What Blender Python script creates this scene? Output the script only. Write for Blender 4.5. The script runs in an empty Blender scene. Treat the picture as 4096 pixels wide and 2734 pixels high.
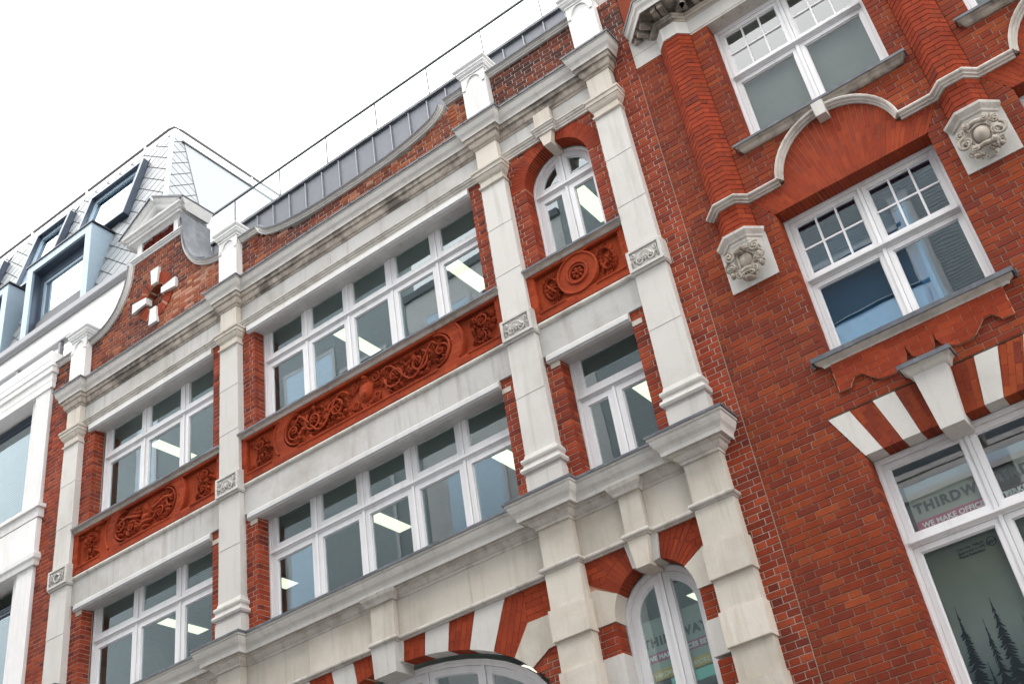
import bpy, bmesh, math, random
from mathutils import Vector, Matrix
from mathutils.geometry import tessellate_polygon
random.seed(7)
S = bpy.context.scene
COL = S.collection
# ---------------------------------------------------------------- camera, sky, sun, exposure
YAW, PITCH, ROLL, FPX = -.532, .601, .175, 4567.
cy_, sy_ = math.cos(YAW), math.sin(YAW); cp_, sp_ = math.cos(PITCH), math.sin(PITCH)
FW = Vector((sy_*cp_, cy_*cp_, sp_)); R0 = Vector((cy_, -sy_, 0)); D0 = FW.cross(R0)
RT = R0*math.cos(ROLL)+D0*math.sin(ROLL); DN = -R0*math.sin(ROLL)+D0*math.cos(ROLL)
cam = bpy.data.objects.new('camera', bpy.data.cameras.new('camera')); COL.objects.link(cam)
m3 = Matrix((RT, -DN, -FW)).transposed(); cam.matrix_world = m3.to_4x4()
cam.data.sensor_width = 36; cam.data.lens = FPX/4096*36
cam.data.clip_start = .1; cam.data.clip_end = 1000
S.camera = cam
W = bpy.data.worlds.new('World'); S.world = W; W.use_nodes = True
SUN_EL, SUN_AZ = math.radians(68), math.radians(200)
nt = W.node_tree; bg = nt.nodes['Background']
sky = nt.nodes.new('ShaderNodeTexSky'); sky.sky_type = 'NISHITA'; sky.sun_disc = False
sky.sun_elevation = SUN_EL; sky.sun_rotation = SUN_AZ; sky.dust_density = 4
mx = nt.nodes.new('ShaderNodeMix'); mx.data_type = 'RGBA'; mx.inputs[0].default_value = .9
mx.inputs[7].default_value = (46.5, 46, 45.5, 1)           # the even white cloud deck
nt.links.new(sky.outputs[0], mx.inputs[6]); nt.links.new(mx.outputs[2], bg.inputs[0])
bg.inputs[1].default_value = .1
sun = bpy.data.objects.new('sun', bpy.data.lights.new('sun', 'SUN')); COL.objects.link(sun)
sun.data.energy = 1.5; sun.data.angle = math.radians(35); sun.data.color = (1, .97, .92)
sd = Vector((math.sin(SUN_AZ)*math.cos(SUN_EL), math.cos(SUN_AZ)*math.cos(SUN_EL), math.sin(SUN_EL)))
sun.rotation_euler = sd.to_track_quat('Z', 'Y').to_euler()
S.view_settings.view_transform = 'Standard'; S.view_settings.look = 'None'
S.view_settings.gamma = 1; S.view_settings.exposure = 0.0; S.view_settings.use_curve_mapping = False

def project(p):
    v = Vector(p); d = v.dot(FW)
    if d < .1: return None
    return (v.dot(RT)/d*FPX+2048, v.dot(DN)/d*FPX+1367)
# ---------------------------------------------------------------- materials
def nodes_of(name):
    m = bpy.data.materials.new(name); m.use_nodes = True
    t = m.node_tree; return m, t, t.nodes['Principled BSDF']
def N(t, k, **kw):
    n = t.nodes.new(k)
    for a, b in kw.items(): setattr(n, a, b)
    return n
def noise(t, scale, detail=4, rough=.6, vec=None, stretch=None):
    n = N(t, 'ShaderNodeTexNoise'); n.inputs['Scale'].default_value = scale
    n.inputs['Detail'].default_value = detail; n.inputs['Roughness'].default_value = rough
    g = N(t, 'ShaderNodeNewGeometry')
    if stretch:
        mp = N(t, 'ShaderNodeMapping'); mp.inputs['Scale'].default_value = stretch
        t.links.new(g.outputs['Position'], mp.inputs[0]); t.links.new(mp.outputs[0], n.inputs['Vector'])
    else: t.links.new(g.outputs['Position'], n.inputs['Vector'])
    return n
def ramp(t, fac, stops):
    r = N(t, 'ShaderNodeValToRGB'); e = r.color_ramp.elements
    while len(e) < len(stops): e.new(.5)
    for q, (p, c) in zip(e, stops): q.position = p; q.color = (*c, 1) if len(c) == 3 else c
    t.links.new(fac, r.inputs[0]); return r
def mixc(t, a, b, fac, mode='MIX'):
    m = N(t, 'ShaderNodeMix', data_type='RGBA', blend_type=mode)
    for s, v in ((0, fac), (6, a), (7, b)):
        if isinstance(v, (int, float)): m.inputs[s].default_value = v
        elif isinstance(v, tuple): m.inputs[s].default_value = (*v, 1)
        else: t.links.new(v, m.inputs[s])
    return m.outputs[2]
def bump(t, bs, h, strength=.3, dist=.01):
    b = N(t, 'ShaderNodeBump'); b.inputs['Strength'].default_value = strength; b.inputs['Distance'].default_value = dist
    t.links.new(h, b.inputs['Height']); t.links.new(b.outputs[0], bs.inputs['Normal'])
def stained(name, base, dark, rough=.8, scale=1.3, amt=(.45, .75), streak=True, bmp=.25, grain=.045):
    m, t, bs = nodes_of(name)
    n1 = noise(t, scale, 6, .65); r1 = ramp(t, n1.outputs[0], [(amt[0], (0, 0, 0)), (amt[1], (1, 1, 1))])
    c = mixc(t, base, dark, r1.outputs[0])
    if streak:
        n2 = noise(t, 1.0, 5, .6, stretch=(9, 9, .7)); r2 = ramp(t, n2.outputs[0], [(.52, (0, 0, 0)), (.72, (.75, .75, .75))])
        c = mixc(t, c, dark, r2.outputs[0])
    n3 = noise(t, 60, 5, .7); r3 = ramp(t, n3.outputs[0], [(.3, (1-grain*2,)*3), (.7, (1+grain,)*3)])
    c = mixc(t, c, r3.outputs[0], 1.0, 'MULTIPLY')
    oi = N(t, 'ShaderNodeObjectInfo'); r5 = ramp(t, oi.outputs['Random'], [(0, (.90, .90, .89)), (1, (1.06, 1.05, 1.04))])
    c = mixc(t, c, r5.outputs[0], 1.0, 'MULTIPLY')
    t.links.new(c, bs.inputs['Base Color']); bs.inputs['Roughness'].default_value = rough
    bump(t, bs, n3.outputs[0], bmp, .004)
    return m
def brickmat(name, stops, joint=.0, sootf=.35, soot=(.05, .03, .03), rough=.85):
    m, t, bs = nodes_of(name)
    a = N(t, 'ShaderNodeAttribute', attribute_name='tone')
    r = ramp(t, a.outputs['Fac'], stops)
    n1 = noise(t, 1.1, 5, .6); q = ramp(t, n1.outputs[0], [(.45, (0, 0, 0)), (.8, (sootf,)*3)])
    c = mixc(t, r.outputs[0], soot, q.outputs[0])
    n2 = noise(t, 45, 5, .75); r2 = ramp(t, n2.outputs[0], [(.25, (.68,)*3), (.75, (1.25,)*3)])
    c = mixc(t, c, r2.outputs[0], 1.0, 'MULTIPLY')
    n4 = noise(t, 2.7, 4, .6); r4 = ramp(t, n4.outputs[0], [(.3, (.8,)*3), (.7, (1.15,)*3)])
    c = mixc(t, c, r4.outputs[0], 1.0, 'MULTIPLY')
    t.links.new(c, bs.inputs['Base Color']); bs.inputs['Roughness'].default_value = rough
    bs.inputs['Specular IOR Level'].default_value = .12
    bump(t, bs, n2.outputs[0], .5, .006)
    return m
def plain(name, col, rough=.5, metal=0., grain=.06, emit=None, spec=.5):
    m, t, bs = nodes_of(name)
    if grain:
        n = noise(t, 14, 5, .6); r = ramp(t, n.outputs[0], [(.3, (1-grain,)*3), (.7, (1+grain,)*3)])
        t.links.new(mixc(t, col, r.outputs[0], 1.0, 'MULTIPLY'), bs.inputs['Base Color'])
    else: bs.inputs['Base Color'].default_value = (*col, 1)
    bs.inputs['Roughness'].default_value = rough; bs.inputs['Metallic'].default_value = metal
    bs.inputs['Specular IOR Level'].default_value = spec
    if emit: bs.inputs['Emission Color'].default_value = (*emit[0], 1); bs.inputs['Emission Strength'].default_value = emit[1]
    return m
def glassmat(name, tint=(.82, .90, .875), k=2.8, wav=.0035, scale=.9, gtint=(.84, .95, 1)):
    m = bpy.data.materials.new(name); m.use_nodes = True; t = m.node_tree; t.nodes.clear()
    out = N(t, 'ShaderNodeOutputMaterial'); mixs = N(t, 'ShaderNodeMixShader'); tr = N(t, 'ShaderNodeBsdfTransparent')
    gl = N(t, 'ShaderNodeBsdfGlossy'); gl.inputs['Roughness'].default_value = .0; gl.inputs[0].default_value = (*gtint, 1)
    tr.inputs[0].default_value = (*tint, 1); fr = N(t, 'ShaderNodeFresnel'); fr.inputs[0].default_value = 1.52
    mu = N(t, 'ShaderNodeMath', operation='MULTIPLY', use_clamp=True); mu.inputs[1].default_value = k
    n = noise(t, scale, 2, .5); b = N(t, 'ShaderNodeBump'); b.inputs['Strength'].default_value = wav; b.inputs['Distance'].default_value = .3
    t.links.new(n.outputs[0], b.inputs['Height']); t.links.new(b.outputs[0], gl.inputs['Normal'])
    ge = N(t, 'ShaderNodeNewGeometry'); iv = N(t, 'ShaderNodeMath', operation='SUBTRACT'); iv.inputs[0].default_value = 1
    m2 = N(t, 'ShaderNodeMath', operation='MULTIPLY'); t.links.new(ge.outputs['Backfacing'], iv.inputs[1])   # reflect on entry only
    t.links.new(fr.outputs[0], mu.inputs[0]); t.links.new(mu.outputs[0], m2.inputs[0]); t.links.new(iv.outputs[0], m2.inputs[1]); t.links.new(m2.outputs[0], mixs.inputs[0])
    t.links.new(tr.outputs[0], mixs.inputs[1]); t.links.new(gl.outputs[0], mixs.inputs[2]); t.links.new(mixs.outputs[0], out.inputs[0])
    return m
M = {}
M['stone'] = stained('portland_stone', (.525, .505, .482), (.40, .38, .355), amt=(.48, .85))
M['stone_warm'] = stained('portland_stone_warm', (.56, .515, .455), (.40, .345, .28), amt=(.45, .8))
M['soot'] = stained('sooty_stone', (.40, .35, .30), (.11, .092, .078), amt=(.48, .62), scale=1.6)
M['frieze'] = stained('frieze_stone', (.46, .45, .44), (.31, .28, .25), amt=(.45, .8))
M['mould'] = stained('weathered_moulding_stone', (.52, .49, .455), (.29, .255, .22), amt=(.48, .75), scale=2.5)
M['carved'] = stained('carved_stone', (.37, .325, .275), (.20, .165, .135), amt=(.45, .7), scale=5)
M['white'] = stained('white_masonry_paint', (.66, .66, .655), (.50, .49, .47), rough=.6, amt=(.55, .9), bmp=.1, grain=.03)
M['frame'] = stained('white_window_paint', (.70, .69, .71), (.56, .55, .55), rough=.4, amt=(.5, .95), bmp=.03, grain=.02)
M['canopy'] = stained('canopy_paint', (.58, .57, .56), (.46, .44, .42), rough=.5, bmp=.03, grain=.02)
M['cream'] = stained('cream_reveal_board', (.62, .60, .57), (.5, .48, .45), rough=.5, bmp=.03, grain=.02)
M['lead'] = stained('lead_sheet', (.075, .083, .10), (.17, .185, .21), rough=.55, amt=(.45, .75), scale=3, bmp=.3)
M['zinc'] = plain('zinc_panel', (.115, .125, .145), .55, .15, .07)
M['zinc_seam'] = plain('zinc_seam', (.24, .25, .28), .45, .2, .05)
M['mortar_w'] = stained('pale_mortar', (.42, .37, .32), (.24, .20, .17), streak=False)
M['mortar_r'] = stained('worn_mortar', (.27, .20, .15), (.50, .44, .38), streak=False, amt=(.60, .72), scale=1.0)
M['joint_d'] = plain('dark_tight_joint', (.10, .045, .03), .9)
M['brick_a'] = brickmat('red_facing_brick', [(0, (.14, .026, .016)), (.25, (.215, .034, .016)), (.6, (.275, .044, .018)), (.9, (.32, .060, .023)), (1, (.19, .038, .024))], sootf=.35)
M['brick_p'] = brickmat('mixed_parapet_brick', [(0, (.055, .022, .018)), (.3, (.13, .034, .022)), (.55, (.21, .05, .023)), (.8, (.30, .085, .033)), (1, (.42, .20, .13))], sootf=.5)
M['brick_b'] = brickmat('deep_red_brick', [(0, (.150, .029, .018)), (.2, (.175, .030, .015)), (.55, (.205, .035, .014)), (.88, (.232, .043, .015)), (1, (.265, .055, .019))], sootf=.3)
M['rubbed'] = brickmat('rubbed_orange_brick', [(0, (.215, .031, .013)), (.5, (.250, .038, .015)), (.92, (.285, .047, .017)), (1, (.20, .036, .019))], sootf=.18)
M['terracotta'] = brickmat('carved_terracotta', [(0, (.24, .034, .013)), (.5, (.295, .044, .015)), (1, (.33, .054, .018))], sootf=.45, soot=(.08, .016, .011))
M['joint_r'] = plain('fine_lime_joint', (.46, .23, .15), .9)
M['black'] = plain('black_metal', (.015, .016, .02), .35, 0, .02)
M['blue_alu'] = plain('pale_blue_aluminium', (.24, .31, .37), .38, .3, .04)
M['alu_dark'] = plain('dark_blue_aluminium', (.05, .066, .095), .3, .3, .04)
M['alu_grey'] = plain('grey_gutter_metal', (.22, .225, .24), .45, .2, .05)
M['tile'] = plain('pale_aluminium_tile', (.165, .18, .19), .4, .1, .05)
M['side_panel'] = plain('pale_flat_panel', (.20, .225, .24), .5, .1, .03)
M['tile_joint'] = plain('tile_underlay', (.13, .135, .14), .9)
M['render'] = stained('pale_stone_cladding', (.72, .71, .71), (.60, .58, .56), amt=(.5, .85), bmp=.06, grain=.04)
M['pipe'] = plain('grey_galvanised_pipe', (.11, .11, .115), .5, .2, .03)
M['rail'] = plain('steel_rail', (.05, .055, .06), .3, .8, .02)
M['glass'] = glassmat('window_glass')
M['glass_n'] = glassmat('plain_clear_glass', (.86, .885, .87), 2.8, .0035, gtint=(.97, .99, 1))
M['glass_c'] = glassmat('coated_glass', (.45, .5, .52), 5.5, .002)
M['glass_b'] = glassmat('blue_tinted_glass', (.74, .85, .92), 2.6, .004, 1.2)
M['glass_rail'] = glassmat('clear_balustrade_glass', (.97, .98, .98), 1.2, .0)
M['ceiling'] = plain('office_ceiling', (.50, .56, .54), .9)
M['inwall'] = plain('office_wall', (.40, .45, .44), .9)
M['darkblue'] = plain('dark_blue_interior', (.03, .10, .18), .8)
M['floor'] = plain('office_carpet', (.10, .10, .10), .95)
M['lamp'] = plain('light_panel', (.9, .9, .8), .6, 0, 0, ((1, .94, .74), 1.6))
M['blue_reflection'] = plain('dark_blue_reflection', (.014, .052, .078), .8, 0, .05)  # colour of the sheet that paints in a dark blue reflection
M['pale_reflection'] = plain('pale_blue_reflection', (.11, .20, .28), .8, 0, .08)  # paler blue of the same painted-in reflection
M['brick_dark'] = brickmat('dark_terracotta', [(0, (.12, .016, .010)), (1, (.20, .028, .015))])
M['blind'] = plain('grey_roller_blind', (.15, .16, .155), .85, 0, .05)
M['asphalt'] = stained('asphalt', (.055, .055, .058), (.035, .035, .035), streak=False)
M['paving'] = stained('paving_stone', (.30, .29, .27), (.2, .19, .18), streak=False)
M['boards'] = plain('pale_grey_brick_front', (.40, .44, .46), .8)
M['opp'] = plain('grey_recess', (.33, .365, .38), .8)
M['pale_blue'] = plain('pale_blue_cladding', (.55, .68, .80), .3, .6)
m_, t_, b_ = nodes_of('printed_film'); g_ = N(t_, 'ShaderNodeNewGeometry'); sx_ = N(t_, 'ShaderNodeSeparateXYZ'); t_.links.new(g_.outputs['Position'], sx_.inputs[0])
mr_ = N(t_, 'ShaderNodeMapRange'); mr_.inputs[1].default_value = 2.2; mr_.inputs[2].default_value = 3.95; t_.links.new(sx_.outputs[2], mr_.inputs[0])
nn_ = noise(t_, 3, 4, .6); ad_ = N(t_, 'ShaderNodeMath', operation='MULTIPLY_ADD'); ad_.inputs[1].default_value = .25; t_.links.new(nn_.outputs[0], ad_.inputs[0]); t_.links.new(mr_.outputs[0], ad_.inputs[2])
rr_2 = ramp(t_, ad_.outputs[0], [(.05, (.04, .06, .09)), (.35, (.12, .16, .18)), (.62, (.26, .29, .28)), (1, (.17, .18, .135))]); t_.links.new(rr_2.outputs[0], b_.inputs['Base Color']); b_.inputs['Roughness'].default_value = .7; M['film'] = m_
M['ink'] = plain('dark_lettering', (.012, .018, .024), .6, 0, 0)
M['magenta'] = plain('magenta_film', (.36, .045, .13), .6, 0, 0)
M['yellow'] = plain('yellow_film', (.50, .30, .04), .6, 0, 0)
M['teal'] = plain('teal_film', (.22, .55, .50), .6, 0, 0)
M['whiteink'] = plain('white_lettering', (.75, .75, .75), .6, 0, 0)
M['signboard'] = plain('pale_film', (.30, .315, .29), .7, 0, .03)
# ---------------------------------------------------------------- mesh building
class MB:
    def __init__(s): s.v = []; s.f = []; s.mi = []; s.t = []; s.mats = []; s.tone = .5; s.m = 0
    def mat(s, k):
        if k not in s.mats: s.mats.append(k)
        s.m = s.mats.index(k); return s
    def add(s, vs, fs):
        o = len(s.v); s.v += [tuple(p) for p in vs]; s.t += [s.tone]*len(vs)
        s.f += [tuple(i+o for i in f) for f in fs]; s.mi += [s.m]*len(fs)
    def box(s, x0, x1, y0, y1, z0, z1):
        s.add([(x0, y0, z0), (x1, y0, z0), (x1, y1, z0), (x0, y1, z0), (x0, y0, z1), (x1, y0, z1), (x1, y1, z1), (x0, y1, z1)],
              [(0, 1, 5, 4), (1, 2, 6, 5), (2, 3, 7, 6), (3, 0, 4, 7), (4, 5, 6, 7), (3, 2, 1, 0)])
    def prism(s, poly, y0, y1):                      # poly in XZ
        n = len(poly)
        s.add([(x, y0, z) for x, z in poly]+[(x, y1, z) for x, z in poly],
              [tuple(range(n)), tuple(range(2*n-1, n-1, -1))]+[(i, i+n, (i+1) % n+n, (i+1) % n) for i in range(n)])
    def hole(s, outer, inner, y0, y1):               # frame between two loops of any length
        a, b = len(outer), len(inner); T = tessellate_polygon([[Vector((x, z, 0)) for x, z in outer], [Vector((x, z, 0)) for x, z in inner]])
        L = list(outer)+list(inner); n = a+b
        V = [(x, y0, z) for x, z in L]+[(x, y1, z) for x, z in L]; F = [tuple(t) for t in T]+[tuple(i+n for i in t) for t in T]
        F += [(i, (i+1) % a, (i+1) % a+n, i+n) for i in range(a)]+[(a+i, a+(i+1) % b, a+(i+1) % b+n, a+i+n) for i in range(b)]
        s.add(V, F)
    def xprism(s, poly, x0, x1):                     # poly in YZ
        n = len(poly)
        s.add([(x0, y, z) for y, z in poly]+[(x1, y, z) for y, z in poly],
              [tuple(range(n)), tuple(range(2*n-1, n-1, -1))]+[(i, i+n, (i+1) % n+n, (i+1) % n) for i in range(n)])
    def zprism(s, poly, z0, z1):                     # poly in XY
        n = len(poly)
        s.add([(x, y, z0) for x, y in poly]+[(x, y, z1) for x, y in poly],
              [tuple(range(n)), tuple(range(2*n-1, n-1, -1))]+[(i, i+n, (i+1) % n+n, (i+1) % n) for i in range(n)])
    def ring(s, outer, inner, y0, y1):
        n = len(outer); V = [(x, y0, z) for x, z in outer]+[(x, y0, z) for x, z in inner]+[(x, y1, z) for x, z in outer]+[(x, y1, z) for x, z in inner]
        F = []
        for i in range(n):
            j = (i+1) % n
            F += [(i, j, n+j, n+i), (2*n+j, 2*n+i, 3*n+i, 3*n+j), (i, 2*n+i, 2*n+j, j), (n+i, n+j, 3*n+j, 3*n+i)]
        s.add(V, F)
    def sweep(s, path, prof, closed=False):
        """plan path [(x,y)], profile [(d,z)] closed polygon; outward is to the right of travel"""
        P = [Vector((a, b)) for a, b in path]; n = len(P); rows = []
        for i in range(n):
            d1 = (P[i]-P[i-1]).normalized() if i > 0 else None
            d2 = (P[i+1]-P[i]).normalized() if i < n-1 else None
            n1 = Vector((d1.y, -d1.x)) if d1 else None; n2 = Vector((d2.y, -d2.x)) if d2 else None
            if n1 and n2:
                m = (n1+n2); m = m/max(.2, (1+n1.dot(n2)))
            else: m = n1 or n2
            rows.append([(P[i].x+m.x*d, P[i].y+m.y*d, z) for d, z in prof])
        s.loft(rows)
    def xzsweep(s, path, prof, y0, closed=False):
        """path in XZ, profile [(q,p)]: q along the left normal in the plane, p outward (-Y)"""
        P = [Vector((a, b)) for a, b in path]; n = len(P); rows = []
        for i in range(n):
            d1 = (P[i]-P[i-1]).normalized() if i > 0 else None
            d2 = (P[i+1]-P[i]).normalized() if i < n-1 else None
            n1 = Vector((-d1.y, d1.x)) if d1 else None; n2 = Vector((-d2.y, d2.x)) if d2 else None
            m = (n1+n2)/max(.3, 1+n1.dot(n2)) if (n1 and n2) else (n1 or n2)
            rows.append([(P[i].x+m.x*q, y0-p, P[i].y+m.y*q) for q, p in prof])
        s.loft(rows)
    def loft(s, rows):
        k = len(rows[0]); V = [p for r in rows for p in r]; F = []
        for i in range(len(rows)-1):
            for j in range(k):
                j2 = (j+1) % k; F.append((i*k+j, i*k+j2, (i+1)*k+j2, (i+1)*k+j))
        F += [tuple(range(k-1, -1, -1)), tuple((len(rows)-1)*k+j for j in range(k))]
        s.add(V, F)
    def tube(s, pts, r, n=6):
        pts = [Vector(p) for p in pts]; rows = []
        if isinstance(r, (int, float)): r = [r]*len(pts)
        for i, p in enumerate(pts):
            d = (pts[min(i+1, len(pts)-1)]-pts[max(i-1, 0)]).normalized()
            a = d.cross(Vector((0, 1, 0)) if abs(d.y) < .9 else Vector((1, 0, 0))).normalized(); b = d.cross(a)
            rows.append([tuple(p+(a*math.cos(k*6.2832/n)+b*math.sin(k*6.2832/n))*r[i]) for k in range(n)])
        s.loft(rows)
    def piece(s, O, U, Nn, w, h, d, ch=.004):
        """one brick: O low front corner, U along, Nn outward"""
        O, U, Nn = Vector(O), Vector(U), Vector(Nn); Z = Vector((0, 0, 1))
        q = [(0, 0), (w, 0), (w, h), (0, h)]; qi = [(ch, ch), (w-ch, ch), (w-ch, h-ch), (ch, h-ch)]
        V = [O+U*a+Z*b-Nn*d for a, b in q]+[O+U*a+Z*b-Nn*ch for a, b in q]+[O+U*a+Z*b for a, b in qi]
        F = [(8, 9, 10, 11)]
        for i in range(4):
            j = (i+1) % 4; F += [(i, j, 4+j, 4+i), (4+i, 4+j, 8+j, 8+i)]
        s.add(V, F)
    def build(s, name, parent=None, smooth=False, label=None, stuff=False, recalc=True):
        me = bpy.data.meshes.new(name); me.from_pydata(s.v, [], s.f)
        for k in s.mats: me.materials.append(M[k])
        me.polygons.foreach_set('material_index', s.mi)
        if recalc:
            b = bmesh.new(); b.from_mesh(me); bmesh.ops.recalc_face_normals(b, faces=b.faces); b.to_mesh(me); b.free()
        at = me.attributes.new('tone', 'FLOAT', 'POINT'); at.data.foreach_set('value', s.t)
        if smooth: me.polygons.foreach_set('use_smooth', [True]*len(me.polygons))
        o = bpy.data.objects.new(name, me); COL.objects.link(o); attach(o, parent)
        if label: o['label'] = label
        if stuff: o['kind'] = 'stuff'
        return o
def attach(o, parent):
    if parent is not None:
        o.parent = parent; p = parent; loc = Vector()
        while p: loc += p.location; p = p.parent
        o.location = o.location - loc
def thing(name, loc, label, cat, group=None, kind=None):
    o = bpy.data.objects.new(name, None); COL.objects.link(o); o.location = loc; o.empty_display_size = .2
    o['label'] = label; o['category'] = cat
    if group: o['group'] = group
    return o
def tagmesh(o, label, cat, group=None):
    o['label'] = label; o['category'] = cat
    if group: o['group'] = group
    return o
def one(name, matk, fn, parent=None, **kw):
    b = MB(); b.mat(matk); b.tone = random.random(); fn(b); return b.build(name, parent, **kw)
def clip(poly, a, b, c):                              # keep a*x+b*z>=c
    out = []
    for i in range(len(poly)):
        p, q = poly[i], poly[(i+1) % len(poly)]
        dp, dq = a*p[0]+b*p[1]-c, a*q[0]+b*q[1]-c
        if dp >= 0: out.append(p)
        if dp*dq < 0:
            k = dp/(dp-dq); out.append((p[0]+(q[0]-p[0])*k, p[1]+(q[1]-p[1])*k))
    return out
def area(p): return sum(p[i][0]*p[(i+1) % len(p)][1]-p[(i+1) % len(p)][0]*p[i][1] for i in range(len(p)))/2
def clipbox(poly, x0, x1, z0, z1):
    for h in ((1, 0, x0), (-1, 0, -x1), (0, 1, z0), (0, -1, -z1)):
        poly = clip(poly, *h)
        if len(poly) < 3: return []
    return poly
def clipconvex(poly, cell):                           # cell convex CCW
    for i in range(len(cell)):
        (x0, z0), (x1, z1) = cell[i], cell[(i+1) % len(cell)]
        a, b = -(z1-z0), (x1-x0); poly = clip(poly, a, b, a*x0+b*z0)
        if len(poly) < 3: return []
    return poly
def ccw(p): return p if area(p) > 0 else p[::-1]
def dedupe(p, e=1e-4):
    o = []
    for q in p:
        if not o or abs(q[0]-o[-1][0])+abs(q[1]-o[-1][1]) > e: o.append(q)
    if len(o) > 1 and abs(o[0][0]-o[-1][0])+abs(o[0][1]-o[-1][1]) <= e: o.pop()
    return o
def inset(p, w):
    p = ccw(dedupe(p)); n = len(p); out = []
    for i in range(n):
        a, b, c = Vector(p[i-1]), Vector(p[i]), Vector(p[(i+1) % n])
        d1 = (b-a).normalized(); d2 = (c-b).normalized(); n1 = Vector((-d1.y, d1.x)); n2 = Vector((-d2.y, d2.x))
        m = (n1+n2)/max(.35, 1+n1.dot(n2)); out.append(tuple(b+m*w))
    return out
def cinset(p, w):                                     # exact inset of a convex outline
    p = ccw(dedupe(p)); out = p
    for i in range(len(p)):
        (x0, z0), (x1, z1) = p[i], p[(i+1) % len(p)]; L = math.hypot(x1-x0, z1-z0); a, b = -(z1-z0)/L, (x1-x0)/L
        out = clip(out, a, b, a*x0+b*z0+w)
        if len(out) < 3: return []
    return dedupe(out, 2e-3)
def rect(x0, x1, z0, z1): return [(x0, z0), (x1, z0), (x1, z1), (x0, z1)]
def arc(cx, cz, rx, rz, a0, a1, n): return [(cx+rx*math.cos(math.radians(a0+(a1-a0)*i/n)), cz+rz*math.sin(math.radians(a0+(a1-a0)*i/n))) for i in range(n+1)]
# ---------------------------------------------------------------- brick pools
class Pool:
    """all bricks of one building: the 300 that show largest become parts, the rest one joined part"""
    def __init__(s, parent): s.parent = parent; s.items = []
    def brick(s, matk, O, U, Nn, w, h, d, tone=None):
        if w < .012 or h < .012: return
        s.items.append(('b', matk, O, U, Nn, w, h, d, random.random() if tone is None else tone))
    def poly(s, matk, P, y0, y1, tone=None, name='brick'):
        P = dedupe(P)
        if len(P) < 3 or abs(area(P)) < 2e-4: return
        s.items.append(('p', matk, P, y0, y1, random.random() if tone is None else tone))
    def size(s, it):
        if it[0] == 'b':
            O, U, Nn, w, h = it[2:7]; O = Vector(O); U = Vector(U)
            pts = [O, O+U*w, O+U*w+Vector((0, 0, h)), O+Vector((0, 0, h))]
            if Vector(Nn).dot(O) > 0: return 0
        else: pts = [(x, it[3], z) for x, z in it[2]]
        q = [project(p) for p in pts]
        if any(p is None for p in q): return 0
        cx = sum(p[0] for p in q)/len(q); cz = sum(p[1] for p in q)/len(q)
        if not (0 < cx < 4096 and 0 < cz < 2734): return 0
        return abs(area(q))
    def make(s, b, it):
        b.mat(it[1]); b.tone = it[-1]
        if it[0] == 'b':
            j = random.uniform(-.0018, .0018); O = Vector(it[2])+Vector(it[4])*j; b.piece(O, it[3], it[4], it[5], it[6], it[7])
        else: b.prism(it[2], it[3]+random.uniform(-.0008, .0008), it[4])
    def emit(s, rest_name='brickwork', n=299):
        s.items.sort(key=s.size, reverse=True)
        for it in s.items[:n]:
            b = MB(); s.make(b, it); b.build('brick', s.parent, recalc=False)
        b = MB()
        for it in s.items[n:]: s.make(b, it)
        b.build(rest_name, s.parent, stuff=True, recalc=False)
def courses(pool, matk, z0, z1, spans, yf, course=.075, joint=.009, core=None, depth=.22, corename='mortar_bed', x_phase=0., tonefn=None, period=.345):
    """spans(z) -> [(xa, xb)]; bricks in Flemish bond between them, and a mortar core behind"""
    k = math.floor(z0/course); z = k*course
    while z < z1-1e-6:
        za, zb = max(z, z0), min(z+course, z1)
        if zb-za > .012:
            for sp in spans((za+zb)/2):
                xa, xb = sp[:2]; qa = sp[2] if len(sp) > 2 else 0; qb = sp[3] if len(sp) > 3 else 0
                core.box(xa+(.006 if qa else 0), xb-(.006 if qb else 0), yf+.007, yf+depth, za, zb)
                x = math.floor((xa-x_phase)/period)*period+x_phase+(period/2 if k % 2 else 0)-period
                cuts = []
                while x < xb+.4:
                    jit = random.uniform(-.004, .004); cuts += [x+jit, x+period*.66+jit]; x += period
                cuts = [c for c in cuts if xa+.035 < c < xb-.035]; cuts = [xa]+cuts+[xb]
                for i in range(len(cuts)-1):
                    a = cuts[i]+(joint/2 if i else 0); b = cuts[i+1]-(joint/2 if i < len(cuts)-2 else 0)
                    d = .05
                    if i == 0 and qa: d = qa if k % 2 else qa*.48
                    if i == len(cuts)-2 and qb: d = qb if k % 2 else qb*.48
                    t = None if tonefn is None else tonefn((a+b)/2, z)
                    pool.brick(matk, (a, yf, za+joint/2), (1, 0, 0), (0, -1, 0), b-a, zb-za-joint, d-.003, t)
                    for side, q, xx, nx in ((i == 0 and qa, qa, xa, -1), (i == len(cuts)-2 and qb, qb, xb, 1)):
                        if side:
                            ya = yf+d
                            if d < q-.03: pool.brick(matk, (xx, ya+joint/2, za+joint/2), (0, 1, 0), (nx, 0, 0), q-d-joint/2, zb-za-joint, .05, t)
        z += course; k += 1
def cells(pool, matk, region, ang, course, L, y0, y1, joint=.004, org=(0, 0), tone=None):
    """bond cells of any direction clipped to a region (XZ)"""
    ca, sa = math.cos(ang), math.sin(ang)
    uv = [((x-org[0])*ca+(z-org[1])*sa, -(x-org[0])*sa+(z-org[1])*ca) for x, z in region]
    u0, u1 = min(p[0] for p in uv), max(p[0] for p in uv); v0, v1 = min(p[1] for p in uv), max(p[1] for p in uv)
    j = math.floor(v0/course)
    while j*course < v1:
        i = math.floor(u0/L)-1
        while i*L < u1:
            a = i*L+(L/2 if j % 2 else 0)
            c = clipbox(uv, a+joint/2, a+L-joint/2, j*course+joint/2, (j+1)*course-joint/2)
            if len(c) > 2: pool.poly(matk, [(org[0]+p*ca-q*sa, org[1]+p*sa+q*ca) for p, q in c], y0, y1, tone)
            i += 1
        j += 1
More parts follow.
